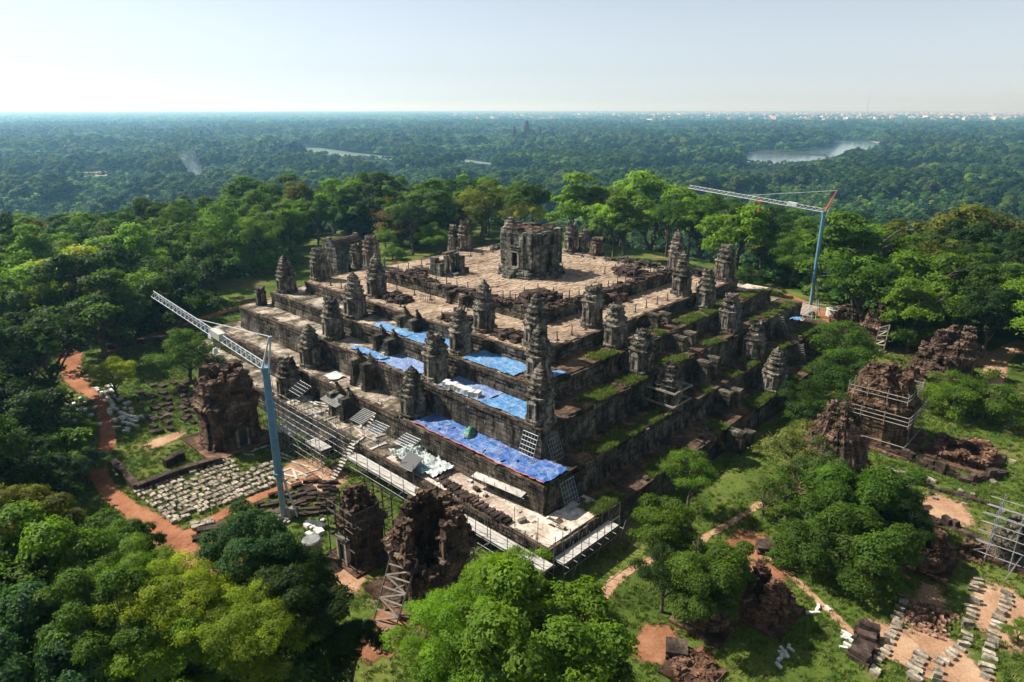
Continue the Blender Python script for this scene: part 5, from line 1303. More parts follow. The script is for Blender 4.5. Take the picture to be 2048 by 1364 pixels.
low_wall('low dark L-shaped wall beside the bend of the red path', [(228, 930), (275, 982), (372, 945), (445, 925)], .7, .8)
low_wall('low dark wall behind the shaded blocks at the left', [(215, 700), (300, 685), (420, 668)], .7, .9)
low_wall('low dark wall in front of the tall brown brick tower', [(330, 935), (368, 918)], .8, 1.0)
for k, (u, v, lb) in enumerate(((1530, 1102, 'square black stone pedestal with a slot on the red earth patch'), (1352, 1308, 'dark square stone pedestal at the bottom of the right lawn'))):
    p = at(u, v); e = thing('stone_pedestal', lb, 'pedestal', (p[0], p[1], 0), .55); 
    for z, s, h_, nm in ((.14, 1.5, .28, 'base'), (.42, 1.2, .26, 'shaft'), (.66, 1.55, .24, 'top_slab')):
        b = MB(); b.box((0, 0, z), (s, s, h_), 0, .4, .02); b.build(nm, M['dark_block'], e)
    b = MB(); b.box((0, 0, .80), (.5, .14, .06), .4, .2); b.build('slot', M['black'], e)  # black bar on the slab, colour stands in for shade inside the slot

# ------------------------------------------------------------------ tarps
def tarp(label, x0, x1, y0, y1, z, mat, seed, nx=26, ny=60, amp=.09, name='tarp', drape=None, hem=False, rz=0.0):
    e = thing(name, label, 'tarp'); V = []; F = []; 
    cx, cyy = (x0 + x1) / 2, (y0 + y1) / 2
    for j in range(ny + 1):
        for i in range(nx + 1):
            s, t_ = i / nx, j / ny; x = x0 + (x1 - x0) * s; y = y0 + (y1 - y0) * t_
            edge = .16 * noise.noise(Vector((x * .9, y * .9, seed)))
            if i in (0, nx): x += edge
            if j in (0, ny): y += edge
            r1 = abs(noise.noise(Vector((x * .9 + seed, y * .9, 2)))) + .5 * abs(noise.noise(Vector((x * 2.3, y * 2.3 + seed, 5))))
            r2 = abs(noise.noise(Vector((x * .35 + y * .8, y * .15, seed * 1.7))))
            zz = z + .05 + .09 * abs(noise.noise(Vector((x * .3 + seed, y * .3, 8)))) + amp * (1.6 * (.5 - r1) + max(0, .12 - r2) * 8)
            fx = abs(((y * .42 + .03 * math.sin(x * 3 + seed)) % 1) - .5); fy = abs(((x * .62 + seed * .3) % 1) - .5)
            zz += .045 * max(0, 1 - fx * 14) + .035 * max(0, 1 - fy * 12)
            zz = max(zz, z + .015)
            if drape and i <= drape and drape > 0: zz = min(zz, z + .05) - .0 
            V.append((x, y, zz))
    n = nx + 1; F = [(j * n + i, j * n + i + 1, (j + 1) * n + i + 1, (j + 1) * n + i) for j in range(ny) for i in range(nx)]
    o = link('sheet', newmesh('sheet', V, F, M[mat], True), e)
    if hem:
        m = MB(); pts = [V[j * n] for j in range(ny + 1)]
        for j in range(ny): 
            a, b = Vector(pts[j]), Vector(pts[j + 1]); m.tube(a + Vector((-.03, 0, .02)), b + Vector((-.03, 0, .02)), .04, .04, 5)
        m.build('hem', M['orange'], e)
    return e
zl = .045
tarp('long deep blue tarp along the second terrace on the sunlit side', -34.15, -30.95, -31.6, -15.3, Z[2] + zl, 'tarp_deep', 1, 28, 90, .10, hem=True)
tarp('crumpled deep blue tarp over the near corner of the second terrace', -34.2, -30.6, -34.1, -31.2, Z[2] + .14, 'tarp_deep', 2, 30, 26, .13, hem=True)
b = MB()
tarp('bright sky blue tarp on the third terrace near the corner tower', -30.75, -27.4, -29.0, -22.3, Z[3] + zl, 'tarp_sky', 3, 24, 40)
tarp('faded violet blue tarp under the row of white blocks on the third terrace', -30.75, -27.4, -22.5, -15.6, Z[3] + .09, 'tarp_violet', 4, 24, 40)
tarp('violet blue tarp right of the third terrace stairs', -30.7, -27.5, -11.6, -4.6, Z[3] + zl, 'tarp_violet', 5, 24, 40)
tarp('crumpled blue tarp in front of the stairs of the fourth tier', -30.6, -29.2, -5.0, 1.8, Z[3] + .10, 'tarp_sky', 6, 16, 40, .12)
tarp('sky blue tarp on the fourth terrace beside the near corner tower', -27.1, -23.7, -23.6, -15.7, Z[4] + zl, 'tarp_sky', 7, 24, 40)
tarp('sky blue tarp right of the topmost stairs on the fourth terrace', -27.1, -23.8, -11.7, -5.0, Z[4] + zl, 'tarp_sky', 8, 24, 40)
tarp('crumpled sky blue tarp at the foot of the topmost stairs', -27.0, -25.3, -5.3, 1.6, Z[4] + .10, 'tarp_sky', 9, 16, 36, .13)
tarp('small blue scrap of tarp on the fourth terrace in the shade', -24.5, -22.6, -27.0, -25.9, Z[4] + .05, 'tarp_sky', 10, 12, 8)
tarp('pale grey sheet on the second terrace left of the stairs', -33.6, -31.6, 1.2, 3.6, Z[2] + .05, 'tarp_grey', 11, 16, 16)
tarp('large pale grey sheet over the dismantled stones on the lowest terrace', -37.4, -34.6, -22.4, -15.2, Z[1] + .35, 'tarp_grey', 12, 26, 50, .42)
tarp('teal sheet spread on the lowest terrace edge', -37.6, -36.2, -21.0, -17.6, Z[1] + .3, 'tarp_teal', 13, 14, 24, .25)
q = at(1597, 634, 9.0); tarp('blue and white sheet on the broken far right corner', q[0] - 1, q[0] + 1.0, q[1] - .4, q[1] + .9, 8.6, 'tarp_sky', 14, 18, 14, .2)
# heap under a green tarp
e = thing('covered_heap', 'small heap covered by a green tarp on the deep blue tarp', 'tarp', (-31.9, -21.9, Z[2] + .05), .6)
m = MB(); rr = []
for k in range(9):
    t_ = k / 8; s = (1.05 - .95 * t_ ** 2.2); ring = []
    for i in range(28):
        a = i * 2 * math.pi / 28; x, y = 1.15 * s * math.cos(a), .6 * s * math.sin(a); p = Vector((x, y, t_ ** .8 * .85)); p += noise.noise_vector(p * 2.4) * .14; ring.append(p)
    rr.append(ring)
m.rings(rr); m.build('sheet', M['tarp_green'], e, smooth=True)
# white blocks on the third terrace tarp
for k, (u, v) in enumerate(((893, 774), (898, 779), (909, 779), (917, 783), (924, 786), (931, 788), (937, 790), (944, 794), (955, 796))):
    p = at(u, v, Z[3]); block((p[0], p[1], Z[3] + .13), (.9, .55, .62), .3 + rb.gauss(0, .05), 'white_block', 'white cut block in the row on the violet blue tarp', 'white blocks on the third terrace tarp', .01)
# row of moulded blocks on the lowest terrace
block_line([(868, 950), (940, 1002), (1018, 1048)], 27, 'dark_block', 'curved brown moulding block in the long row on the lowest terrace', 'row of moulding blocks on the lowest terrace', (1.0, .34, .42), True, 0, .02, Z[1])
for k in range(26):
    y = rb.uniform(-37, 6); block((rb.uniform(-37.3, -34.6), y, Z[1]), (rb.uniform(.3, .8), rb.uniform(.2, .45), rb.uniform(.15, .4)), rb.uniform(0, 3), rb.choice(('pale_block', 'white_block', 'dark_block')), 'loose stone lying on the lowest sunlit terrace', 'loose stones, lowest sunlit terrace')
for k in range(14):
    block((rb.uniform(-33.9, -31.2), rb.uniform(-33, -16), Z[2] + .13), (rb.uniform(.25, .7), .12, .1), rb.uniform(0, 3), 'dark_block', 'scrap of wood or stone weighing down the long deep blue tarp', 'weights on the long blue tarp')
for k in range(50):
    lv = rb.choice((1, 2, 2, 3, 4)); y = -rb.uniform(H[lv + 1] + .3, H[lv] - .3); block((rb.uniform(-H[lv] + 2, H[lv] - 4), y, Z[lv] - .02), (rb.uniform(.3, .8), rb.uniform(.25, .5), rb.uniform(.15, .35)), rb.uniform(0, 3), 'wall', 'fallen stone lying on a shaded right terrace', 'fallen stones, right terraces')
# fresh slab covering at the near corner of the lowest terrace
m = MB(); paving(m, -37.7, -34.5, -37.7, -15, Z[1], 1.6, 2.2, .006, lift=.035); paving(m, -34.5, -29, -37.7, -34.6, Z[1], 2.2, 1.6, .006, lift=.035)
m.build('new_slabs', M['newslab'], temple, kind='stuff')

# ------------------------------------------------------------------ scaffolding, ladders, racks
def scaffold(label, along, a0, a1, inner, outer, deckz, step, polez, group=None, planks=4):
    e = thing('scaffold', label, 'scaffold'); rg = random.Random(int(abs(a0) * 7))
    def P(al, out, z): return Vector((out, al, z)) if along == 'y' else Vector((al, out, z))
    n = int(abs(a1 - a0) / step)
    for k in range(n + 1):
        al = a0 + (a1 - a0) * k / n
        for out in (inner, outer):
            hgt_ = polez + rg.uniform(-.5, .9); c = P(al, out, 0); m = MB(); m.tube((0, 0, -.1), (rg.gauss(0, .04), rg.gauss(0, .04), hgt_), .035, .035, 5); m.build('pole', M['darksteel'], e, c)
        m = MB(); m.tube(P(al, inner - .2 * (1 if inner > outer else -1) * -1, deckz - .12), P(al, outer - .5 * (1 if inner > outer else -1), deckz - .12), .035, .035, 5); m.build('transom', M['steel'], e)
        if k % 3 == 1:
            m = MB(); m.tube(P(al, outer, 0), P(al + (a1 - a0) / n, outer, deckz), .03, .03, 5); m.build('brace', M['steel'], e)
    for out in (inner, outer):
        for z in (deckz - .18, deckz - 1.0):
            m = MB(); m.tube(P(a0, out, z), P(a1, out, z), .035, .035, 5); m.build('ledger', M['steel'], e)
    m = MB(); m.tube(P(a0, outer, deckz + 1.0), P(a1, outer, deckz + 1.0), .03, .03, 5); m.build('guard_rail', M['steel'], e)
    w_ = abs(outer - inner) / planks; L = 3.6; q = a0; sg = 1 if a1 > a0 else -1
    while (a1 - q) * sg > .3:
        l2 = min(L, abs(a1 - q))
        for i in range(planks):
            out = min(inner, outer) + (i + .5) * w_; b = MB(); d = (w_ - .02, l2 - .03, .06) if along == 'y' else (l2 - .03, w_ - .02, .06); b.box((0, 0, 0), d, 0, rg.random(), .006)
            b.build('plank', M['plank'], e, P(q + sg * l2 / 2, out, deckz + rg.uniform(0, .02)))
        q += sg * l2
scaffold('tube scaffold with a long pale deck along the lowest tier on the sunlit side', 'y', -10.2, -38.8, -38.25, -39.55, 2.0, 2.0, 3.8)
scaffold('tube scaffold with a pale deck around the near corner in the shade', 'x', -37.6, -29.8, -38.25, -39.4, 2.0, 1.1, 3.6)
P = []; 
for x in (-41.6, -40.0, -38.3):
    for y in (-8.6, -7.6, -6.6, -5.6, -4.6, -3.6, -2.6, -1.6, -.6, .4, 1.4, 2.4, 3.4, 4.4, 5.4): P.append(((x, y, 0), (x + rb.gauss(0, .06), y + rb.gauss(0, .06), 4.6 + rb.uniform(-.4, .8))))
for z in (.7, 1.5, 2.4, 3.2, 4.1):
    for x in (-41.6, -40.0, -38.3): P.append(((x, -9.2, z), (x, 6.2, z)))
    for y in (-8.6, -6.6, -4.6, -2.6, -.6, 1.4, 3.4, 5.4): P.append(((-42.2, y, z + .07), (-36.5, y, z + .07)))
P += [((-41.6, -8.6, 0), (-41.6, -4.6, 3.9)), ((-41.6, -.6, 0), (-41.6, 3.4, 3.9)), ((-41.6, -4.6, 1.3), (-41.6, -.6, 3.9)), ((-41.6, -8.6, 2.6), (-38.3, -8.6, .2)), ((-41.6, 5.4, 0), (-39.0, 5.4, 3.9))]
frame('open tube scaffold around the ruined lowest stairway on the sunlit side', P, 'steel', 'stair_scaffold', 'scaffold', .03)
for k, (y0, y1, x0, x1, z, lb) in enumerate(((-8.4, -5.2, -41.5, -40.1, 2.68, 'right end'), (-1.2, 1.8, -41.5, -40.2, 2.2, 'left end'))):
    e = thing('scaffold_deck', 'pale board deck on the %s of the stairway scaffold' % lb, 'deck', ((x0 + x1) / 2, (y0 + y1) / 2, z))
    for i in range(5):
        b = MB(); b.box(((i - 2) * (x1 - x0) / 5, 0, 0), (abs(x1 - x0) / 5 - .02, y1 - y0, .06), 0, .5, .005); b.build('plank', M['plank'], e)
# loose boards of the works
bd = MB(); bd.box((0, 0, .03), (1, 1, .06), 0, .5, .004); bd = bd.mesh('loose_board', M['plank'])
for k in range(46):
    if k < 30: p = (rb.uniform(-37.4, -34.8), rb.uniform(-15, 7), Z[1] + .02 + .05 * rb.random()); wh = 'on the lowest terrace beside the stairway scaffold'
    else: p = (rb.uniform(-45.5, -42.2), rb.uniform(-10, 3), .03 + .05 * rb.random()); wh = 'on the ground before the stairway scaffold'
    o = link('loose_board', bd, None, p, rb.choice((0, 1.57)) + rb.gauss(0, .3), (rb.uniform(1.2, 2.8), rb.uniform(.18, .3), 1)); tag(o, 'pale loose board lying ' + wh, 'board', 'loose boards ' + wh)
# tall loose poles on the lowest terrace
for k, (u, v) in enumerate(((935, 1050), (975, 1075), (1030, 1060), (1075, 1085), (900, 1010), (850, 985))):
    p = at(u, v, Z[1]); m = MB(); m.tube((0, 0, 0), (rb.gauss(0, .05), rb.gauss(0, .05), rb.uniform(1.8, 2.8)), .035, .03, 5); o = m.build('steel_pole', M['darksteel'], None, p); tag(o, 'upright steel pole standing on the lowest sunlit terrace', 'pole', 'poles on the lowest terrace')
p0 = at(945, 950, Z[1] + 1.3); p1 = at(1045, 992, Z[1] + 1.3)
e = thing('board_canopy', 'long pale board raised on poles over the lowest terrace', 'board', tuple(p0)); L = float(np.linalg.norm(p1 - p0)); e.rotation_euler = (0, 0, math.atan2(p1[1] - p0[1], p1[0] - p0[0]))
b = MB(); b.box((L / 2, .2, 0), (L, .85, .07), 0, .5, .01, 1, True, 0, (.18, 0)); b.build('board', M['plank'], e)
for k in range(5):
    for yy in (-.15, .5):
        b = MB(); b.tube((L * (k + .2) / 4.6, yy, -1.3), (L * (k + .2) / 4.6, yy, .35), .03, .03, 5); b.build('pole', M['darksteel'], e)
for yy in (-.15, .5):
    b = MB(); b.tube((-.2, yy, -.12), (L + .3, yy, -.12), .03, .03, 5); b.build('ledger', M['steel'], e)
def grid_panel(label, o, ux, uy, nu, nv, mat='steel', fill=None, r=.028, zig=False):
    o, ux, uy = Vector(o), Vector(ux), Vector(uy); e = thing('steel_rack', label, 'rack', tuple(o)); m = MB()
    if not zig:
        for i in range(nu + 1): m.tube(ux * (i / nu), ux * (i / nu) + uy, r, r, 4)
        for j in range(nv + 1): m.tube(uy * (j / nv), uy * (j / nv) + ux, r, r, 4)
    else:
        for a, b in ((0, 1), (1, 2), (2, 3), (3, 0)):
            q = [Vector((0, 0, 0)), ux, ux + uy, uy]; m.tube(q[a], q[b], r, r, 4)
        for i in range(nu): m.tube(ux * (i / nu), ux * ((i + .5) / nu) + uy, r * 1.3, r * 1.3, 4); m.tube(ux * ((i + .5) / nu) + uy, ux * ((i + 1) / nu), r * 1.3, r * 1.3, 4)
    m.build('bars', M[mat], e)
    if fill:
        n_ = ux.cross(uy).normalized() * -.05; b = MB(); b.add([n_, ux + n_, ux + uy + n_, uy + n_, n_ * 1.6, ux + n_ * 1.6, ux + uy + n_ * 1.6, uy + n_ * 1.6], BOXF); b.build('sheet', M[fill], e)
    return e
grid_panel('white steel grid leaning on the near corner of the third tier', (-31.9, -30.6, Z[2] + .1), (0, 1.9, 0), (.85, 0, 2.5), 5, 6, 'white')
grid_panel('dark steel grid leaning on the shaded face of the near corner', (-30.5, -32.0, Z[2] + .1), (1.7, 0, 0), (0, .9, 2.4), 5, 6, 'steel')
grid_panel('blue grey steel grid leaning on the second tier wall in the shade', (-32.6, -35.6, Z[1] + .1), (1.9, 0, 0), (.1, 1.0, 2.5), 5, 6, 'bluegrey')
def roof_grid(label, u, v, z, ax, ay, nu, nv, tz=.3, mat='steel', fill=None, zig=False):
    p = at(u, v, z); e = grid_panel(label, tuple(p), (ax, 0, tz), (0, ay, .1), nu, nv, mat, fill, .035, zig)
    for i in (0, 1):
        for j in (0, 1):
            zz = z + tz * i + .1 * j; X = p[0] + ax * i; base = Z[1] if X > -37.8 else 0.0
            m = MB(); m.tube((ax * i, ay * j, tz * i + .1 * j), (ax * i, ay * j, base - z), .03, .03, 5); m.build('leg', M['darksteel'], e)
roof_grid('steel frame canopy tilted over the left end of the stairway scaffold', 600, 793, 5.0, 1.6, 2.6, 4, 6, .8)
roof_grid('striped steel canopy in the middle of the stairway scaffold', 672, 815, 5.0, 1.8, 3.4, 12, 3, .5, 'steel')
roof_grid('dark striped steel canopy at the right of the stairway scaffold', 700, 838, 4.8, 1.9, -2.4, 9, 4, .7, 'steel')
roof_grid('pale steel grid canopy right of the scaffold ladder', 728, 858, 4.2, 1.6, -2.6, 5, 9, .5, 'white')
roof_grid('pale steel grid canopy beside the second tier wall', 788, 884, 4.2, 1.6, -2.6, 5, 8, .5, 'white')
roof_grid('black panel with white zigzag bars lying on the lowest terrace', 797, 930, 3.5, 1.5, -2.2, 3, 1, .9, 'white', 'black', True)
def ladder(label, a, b, w_, n, mat='timber', wide=.16):
    a, b = Vector(a), Vector(b); e = thing('ladder', label, 'ladder', tuple(a)); d = b - a; s = d.cross(Vector((0, 0, 1))).normalized() * w_ / 2
    for k in (-1, 1):
        m = MB(); m.tube(s * k, s * k + d * 1.04, .06, .06, 4); m.build('stringer', M['darksteel'] if mat == 'plank' else M[mat], e)
    for i in range(n):
        p = d * ((i + .5) / n); m = MB(); m.box((0, 0, 0), (w_, wide, .05)); m.build('rung', M[mat], e, p, math.atan2(s.y, s.x))
ladder('long steep wooden stair from the grass up to the lowest terrace', at(664, 958), at(712, 880, Z[1] + .3), 1.0, 13, 'plank', .24)
ladder('short wooden stair from the lowest terrace up the second tier wall', at(733, 862, Z[1]), at(760, 803, Z[2] + .2), .8, 9, 'plank', .2)
ladder('timber ladder on the far end of the shaded second terrace', at(1608, 722, Z[1]), at(1602, 688, Z[2] + .3), .7, 9)
ladder('timber ladder on the far end of the shaded third terrace', at(1575, 672, Z[2]), at(1563, 632, Z[3] + .2), .7, 9)
frame('thin pale rail frame on the shaded second terrace near the corner', [(tuple(at(1140, 860, Z[2] + 1.1)), tuple(at(1205, 828, Z[2] + 1.1))), (tuple(at(1205, 828, Z[2] + 1.1)), tuple(at(1230, 837, Z[2] + .3))), (tuple(at(1230, 837, Z[2] + .3)), tuple(at(1145, 872, Z[2] + .3)))], 'bamboo', 'rail_frame', 'rail', .035)
q = at(1590, 640, Z[1] + 2); P = []
for k in range(9): P.append(((q[0] + k * .75, q[1] - 1.5, 6.0), (q[0] + k * .75 + .6, q[1] + 2.2, 6.1)))
P += [((q[0] - .3, q[1] - 1.2, 5.95), (q[0] + 6.6, q[1] - 1.2, 5.95)), ((q[0] - .2, q[1] + 1.9, 5.95), (q[0] + 6.8, q[1] + 1.9, 5.95))]
for k in range(4): P.append(((q[0] + k * 2, q[1] - 1.2, 0), (q[0] + k * 2, q[1] - 1.2, 6))); P.append(((q[0] + k * 2, q[1] + 1.9, 0), (q[0] + k * 2, q[1] + 1.9, 6)))
frame('pale pole platform at the broken far right corner', P, 'plank', 'pole_platform', 'scaffold', .07)
# broken far right corner: pale new slab
b = MB(); b.box((24.7, -25.2, Z[4] + .10), (4.6, 3.6, .16), 0, .5, .02); o = b.build('cover_slab', M['newslab'], temple)
# lion statues
def lion(label, p, rz, s=1.0):
    e = thing('lion_statue', label, 'statue', p, rz); e.scale = (s, s, s)
    b = MB(); b.box((0, 0, .1), (.9, .55, .2), 0, .5, .02); b.build('base', M['wall'], e)
    m = MB(); R_ = []
    for t_, x, z, rx, rz_ in ((0, -.32, .28, .2, .14), (.25, -.2, .42, .27, .26), (.5, .0, .62, .25, .27), (.75, .14, .84, .2, .22), (.9, .2, 1.0, .19, .19), (1, .24, 1.18, .22, .2), (1.1, .3, 1.32, .18, .17), (1.2, .3, 1.43, .08, .07)):
        ring = []
        for i in range(12):
            a = i * math.pi / 6; ring.append(Vector((x + rz_ * math.cos(a) * .8, rx * math.sin(a), z + rz_ * math.cos(a) * -.35)))
        R_.append(ring)
    m.rings(R_); m.box((.46, 0, 1.2), (.2, .22, .2), 0, .5, .03); m.build('body', M['tower'], e, smooth=True)
    for s_ in (-1, 1):
        b = MB(); b.tube((.28, s_ * .15, .8), (.34, s_ * .16, .2), .09, .07, 6); b.build('foreleg', M['tower'], e)
        b = MB(); b.box((-.05, s_ * .24, .32), (.5, .16, .24), 0, .5, .04); b.build('haunch', M['tower'], e)
for t in (2, 3, 4, 5):
    for s_ in (-1, 1): lion('seated stone lion %s the sunlit stairs up to the %s terrace' % ('right of' if s_ < 0 else 'left of', ORD[t]), (-H[t] - .35, LC + s_ * 1.22, Z[t] + .02), math.pi, .85)
# rope posts on the summit
pm = MB(); pm.box((0, 0, .07), (.5, .5, .14), 0, .5, .02, .5); pm.tube((0, 0, .1), (0, 0, 1.15), .075, .06, 6); pm = pm.mesh('rope_post', M['post'])
PP = [(x, UY0 + .9, 6) for x in np.arange(-13, 14.5, 2.1)] + [(UX0 + .9, y, 6) for y in np.arange(-14, 13.5, 2.2)] + [(UX1 - 1, y, 6) for y in np.arange(-15, 13, 2.4)] + [(x, 12.8, 6) for x in np.arange(-12, 14, 2.6)]
PP += [(-.35 + 5.0 * math.cos(a), -1.9 + 5.0 * math.sin(a), 6) for a in np.arange(0, 6.2, .52)] + [(-11 + 2.7 * a, -13 + 2.7 * b, 6) for a, b in ((1, 1), (1, -1), (-1, 1), (-1, -1), (0, 1.0), (1, 0))] + [(8.9 + 2.6 * a, -13.2 + 2.6 * b, 6) for a, b in ((1, 1), (1, -1), (-1, 1), (-1, -1), (0, -1), (0, 1), (-1, 0))]
PP += [(x, -22.3, 5) for x in np.arange(-18.5, 21, 2.6) if min(abs(x + 11.4), abs(x - 9.4)) > 1.9] + [(-22.3, y, 5) for y in np.arange(-18, 22, 2.8) if min(abs(y + 13.5), abs(y - 8.4), abs(y + 2.9)) > 1.9] + [(-17.2, y, 5) for y in (-11, -6, 1.5, 5, 9)] + [(x, -18.7, 5) for x in (-10, -5, 4, 8)]
for x, y, lv in PP:
    if lv == 5: wh = 'along the shaded edge of the lower summit paving' if y < -18 else 'along the sunlit edge of the lower summit paving'
    elif math.hypot(x + .35, y + 1.9) < 5.6: wh = 'in the ring around the central shrine'
    elif y < -9.5: wh = 'along the near right side of the raised platform' if x > -8 else 'around the near corner of the raised platform'
    elif x < -12: wh = 'along the sunlit rim of the raised platform'
    else: wh = 'along the far rim of the raised platform'
    o = link('rope_post', pm, None, (x, y, Z[lv]), rb.uniform(0, 3)); o.rotation_euler[0] = rb.gauss(0, .05); tag(o, 'short dark rope post ' + wh, 'post', 'rope posts ' + wh)
P = [((-18.6, 2.0, Z[5] + .95), (-18.2, -.6, Z[5] + .95))]
for k in range(9): P.append(((-18.6 + .05 * k, 2.0 - .325 * k, Z[5]), (-18.6 + .05 * k, 2.0 - .325 * k, Z[5] + 1.0)))
frame('short barred railing before the upper platform stairs', P, 'post', 'railing', 'railing', .035)
# fence behind the far crane
P = []; A, B_ = at(1575, 612), at(1650, 622)
for k in range(17): c = A + (B_ - A) * k / 16; P.append(((c[0], c[1], 0), (c[0], c[1], 1.3)))
for z in (.5, 1.15): P.append(((A[0], A[1], z), (B_[0], B_[1], z)))
frame('low stick fence in front of the trees by the far crane', P, 'bamboo', 'stick_fence', 'fence', .06)
# person in blue on the summit
def person(p, rz):
    e = thing('person', 'standing person in blue clothes beside the back left top terrace tower', 'person', p, rz)
    V = [(0, 0, .95), (0, 0, 1.2), (0, 0, 1.42), (0, .0, 1.52), (.02, 0, 1.66), (0, .19, 1.40), (.03, .25, 1.12), (.12, .22, .9), (0, -.19, 1.40), (.0, -.25, 1.12), (.06, -.24, .88), (0, .1, .88), (.03, .11, .48), (0, .11, .08), (.13, .12, .04), (0, -.1, .88), (-.02, -.11, .48), (-.03, -.11, .08), (.1, -.12, .04)]
    E_ = [(0, 1), (1, 2), (2, 3), (3, 4), (2, 5), (5, 6), (6, 7), (2, 8), (8, 9), (9, 10), (0, 11), (11, 12), (12, 13), (13, 14), (0, 15), (15, 16), (16, 17), (17, 18)]
    Rr = [.15, .14, .15, .06, .105, .065, .045, .04, .065, .045, .04, .085, .065, .045, .04, .085, .065, .045, .04]
    me = bpy.data.meshes.new('body'); me.from_pydata(V, E_, []); o = link('body', me, e); md = o.modifiers.new('skin', 'SKIN')
    import bmesh
    bm_ = bmesh.new(); bm_.from_mesh(me); ly = bm_.verts.layers.skin.verify()
    for i, v_ in enumerate(bm_.verts): v_[ly].radius = (Rr[i], Rr[i]); v_[ly].use_root = i == 0
    bm_.to_mesh(me); bm_.free()
    o.modifiers.new('sub', 'SUBSURF').levels = 1; o.modifiers['sub'].render_levels = 1; me.materials.append(M['tarp_deep'])
    b = MB(); b.tube((0, 0, 1.62), (0, 0, 1.8), .12, .05, 8); b.build('hair', M['black'], e)
q = at(770, 537, Z[5]); person((q[0], q[1], Z[5]), 2.0)

M['meadow'] = earth('meadow', (.07, .11, .03), (.12, .16, .05), (.2, .22, .09), .02); M['dryfield'] = earth('dry_field', (.17, .14, .10), (.25, .21, .155), (.32, .28, .22), .02)
# ------------------------------------------------------------------ the plain: water, fields, town, far temple
for k, q in enumerate(WATER):
    V = [(p[0], p[1], PLAIN + .35) for p in q]
    o = link('lake' if k == 0 else 'moat', newmesh('water', V, [tuple(range(len(V)))[::-1]], M['water' if k == 0 else 'algae'])); o['kind'] = 'structure'
for k, q in enumerate(FIELD):
    V = [(p[0], p[1], PLAIN + .3) for p in q]
    o = link('field', newmesh('field', V, [tuple(range(len(V)))[::-1]], M['meadow' if k > 3 and k % 3 else 'dryfield'])); o['kind'] = 'structure'
# far temple with five lotus bud towers
def far_temple():
    c = at(1053, 289, PLAIN); e = thing('lotus_tower_temple', 'distant stone temple with lotus bud towers rising from the forest', 'temple', (c[0], c[1], PLAIN), YAW)
    for k, (w_, d, z0, z1) in enumerate(((200, 180, 0, 9), (120, 110, 9, 18), (74, 74, 18, 30))):
        b = MB(); b.box((0, 0, (z0 + z1) / 2), (d, w_, z1 - z0), 0, .5, .4, .97); b.build('gallery', M['tower'], e)
        b = MB()
        for s in (-1, 1): b.box((s * d * .47, 0, z1 + 1.2), (d * .06, w_ * .98, 3.4), 0, .4, .3, .6); b.box((0, s * w_ * .47, z1 + 1.2), (d * .98, w_ * .06, 3.4), 0, .4, .3, .6)
        b.build('gallery_roof', M['wall'], e, kind='stuff')
    def bud(x, y, z0, h, r, nm):
        m = MB(); R_ = []; n = 20; ns = 40
        for k in range(ns + 1):
            t_ = k / ns; rr = r * (1.0 if t_ < .25 else math.cos((t_ - .25) / .75 * 1.5) ** .8) * (1.06 if k % 4 < 2 else .94) + .15
            R_.append([Vector((rr * math.cos(i * 2 * math.pi / n), rr * math.sin(i * 2 * math.pi / n), z0 + h * t_)) for i in range(n)])
        m.rings(R_); m.build(nm, M['dark_block'], e, (x, y, 0))
    bud(0, 0, 26, 42, 9.5, 'central_tower')
    for sx in (-1, 1):
        for sy in (-1, 1): bud(sx * 33, sy * 36, 18, 34, 6.5, 'corner_tower')
    for sy in (-1, 1): bud(-60, sy * 55, 6, 18, 5, 'gallery_tower')
far_temple()
# causeway across the lake
A, B_ = at(1510, 306, PLAIN), at(1650, 311, PLAIN); d = (B_ - A) / np.linalg.norm(B_ - A); nn = np.array((-d[1], d[0], 0))
V = [tuple(A + nn * 9 + (0, 0, .5)), tuple(A - nn * 9 + (0, 0, .5)), tuple(B_ - nn * 9 + (0, 0, .5)), tuple(B_ + nn * 9 + (0, 0, .5)), tuple(A + nn * 7 + (0, 0, 2.2)), tuple(A - nn * 7 + (0, 0, 2.2)), tuple(B_ - nn * 7 + (0, 0, 2.2)), tuple(B_ + nn * 7 + (0, 0, 2.2))]
o = link('causeway', newmesh('causeway', V, BOXF, M['dark_block'])); o['kind'] = 'structure'
# town on the horizon
def town():
    rg = random.Random(31); m = MB()
    for k in range(3600):
        u = 2060 - abs(rg.gauss(0, 430)) if rg.random() < .8 else rg.uniform(900, 2050); v = rg.triangular(223.5, 236, 227) if rg.random() < .85 else rg.uniform(224, 245)
        p = at(u, v, PLAIN); q = rg.random(); s = rg.uniform(12, 38); h = rg.uniform(20, 40)
        m.box((p[0], p[1], PLAIN + h / 2), (s, s * rg.uniform(.7, 2.2), h), rg.uniform(0, 3), rg.random(), 0, 1, False, 0 if q < .62 else 1)
    o = m.build('town', [M['townwhite'], M['townred']]); tag(o, 'pale houses of a distant town along the right horizon', 'town', kind='stuff')
M['townwhite'] = paint('whitewashed_walls', (.66, .64, .61), .8, .2, .3, 0, .01); M['townred'] = paint('terracotta_roofs', (.55, .33, .26), .8, .2, .3, 0, .01)
town()
d = ray(1735, 217); d = d[:2] / np.linalg.norm(d[:2]); q = CAM[:2] + d * 4000
e = thing('radio_mast', 'thin radio mast rising above the distant town', 'mast', (q[0], q[1], PLAIN))
b = MB(); b.tube((0, 0, 0), (0, 0, 186), .6, .4, 6); b.build('shaft', M['steel'], e)
for z in (60, 110, 150): b = MB(); b.box((0, 0, z), (2, 2, 1)); b.build('platform', M['steel'], e)
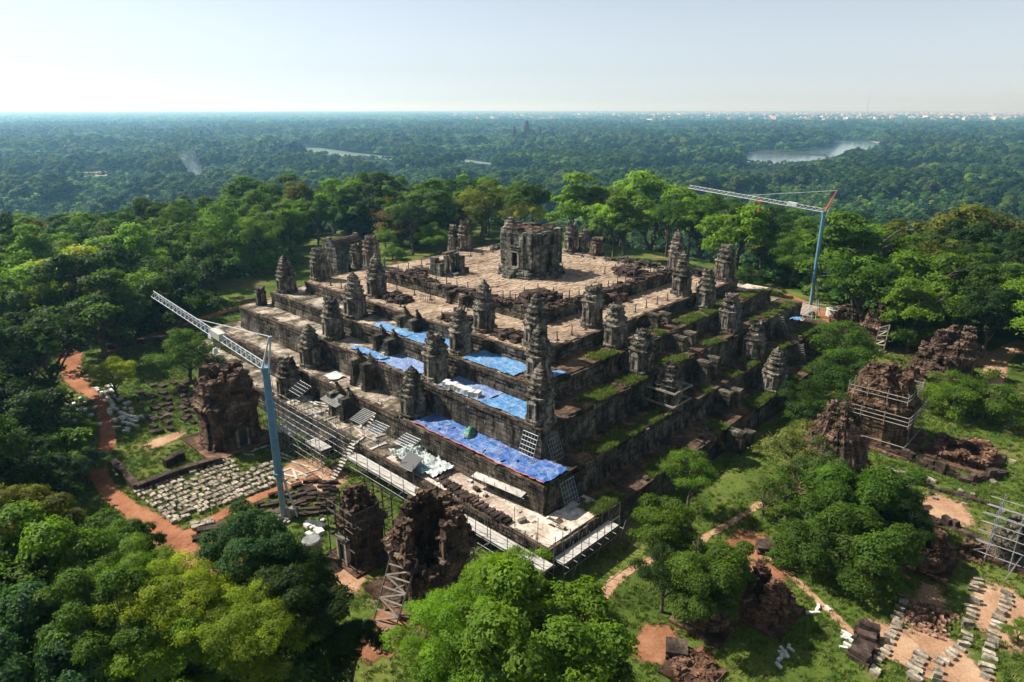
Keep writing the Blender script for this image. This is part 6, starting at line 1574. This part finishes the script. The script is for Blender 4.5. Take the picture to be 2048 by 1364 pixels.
# column of smoke from the forest
c = at(392, 372, PLAIN + 6); t = NT('wood_smoke'); t.n.remove(t.b); tc = t.new('ShaderNodeTexCoord')
mp = t.new('ShaderNodeMapping'); t.l(tc.outputs['Object'], mp.inputs[0]); mp.inputs['Scale'].default_value = (1, 1, .55)
nz = t.new('ShaderNodeTexNoise'); nz.inputs['Scale'].default_value = .09; nz.inputs['Detail'].default_value = 5; nz.inputs['Distortion'].default_value = 1.0; t.l(mp.outputs[0], nz.inputs['Vector'])
sx = t.new('ShaderNodeSeparateXYZ'); t.l(tc.outputs['Object'], sx.inputs[0])
fall = t.ramp(t.math('DIVIDE', sx.outputs[2], 46.0), [(0, 1.0), (.25, .55), (.6, .16), (1, 0.0)])
dn = t.math('MULTIPLY', t.math('MULTIPLY', t.ramp(nz.outputs['Fac'], [(.42, 0.0), (.7, 1.0)]), fall), .3)
pv = t.new('ShaderNodeVolumePrincipled'); pv.inputs['Color'].default_value = (.7, .85, 1.0, 1); t.l(dn, pv.inputs['Density']); t.l(pv.outputs[0], t.out.inputs['Volume'])
m = MB(); R_ = []
for k in range(13):
    z = k / 12 * 46; r_ = 3.5 + 9 * (k / 12) ** .7 - (3 if k == 0 else 0); R_.append([Vector((-z * .10 + 3 * math.sin(z * .09) + r_ * math.cos(i * math.pi / 8), r_ * math.sin(i * math.pi / 8), z)) for i in range(16)])
m.rings(R_); o = m.build('smoke', t.m, None, c); tag(o, 'thin blue white smoke column rising from the forest at the left', 'smoke', kind='stuff')
# haze: one closed box of pale air
t = NT('haze_air'); t.n.remove(t.b); pv = t.new('ShaderNodeVolumePrincipled')
pv.inputs['Color'].default_value = (.30, .66, 1.0, 1); pv.inputs['Absorption Color'].default_value = (1, 1, 1, 1); pv.inputs['Density'].default_value = .00016; pv.inputs['Anisotropy'].default_value = 0.4
t.l(pv.outputs[0], t.out.inputs['Volume'])
b = MB(); b.box((0, 0, (PLAIN - 1.5 + 134) / 2), (42600, 42600, 134 - PLAIN + 1.5)); o = b.build('haze', t.m); o['kind'] = 'stuff'; o['label'] = 'pale blue haze over the whole plain'
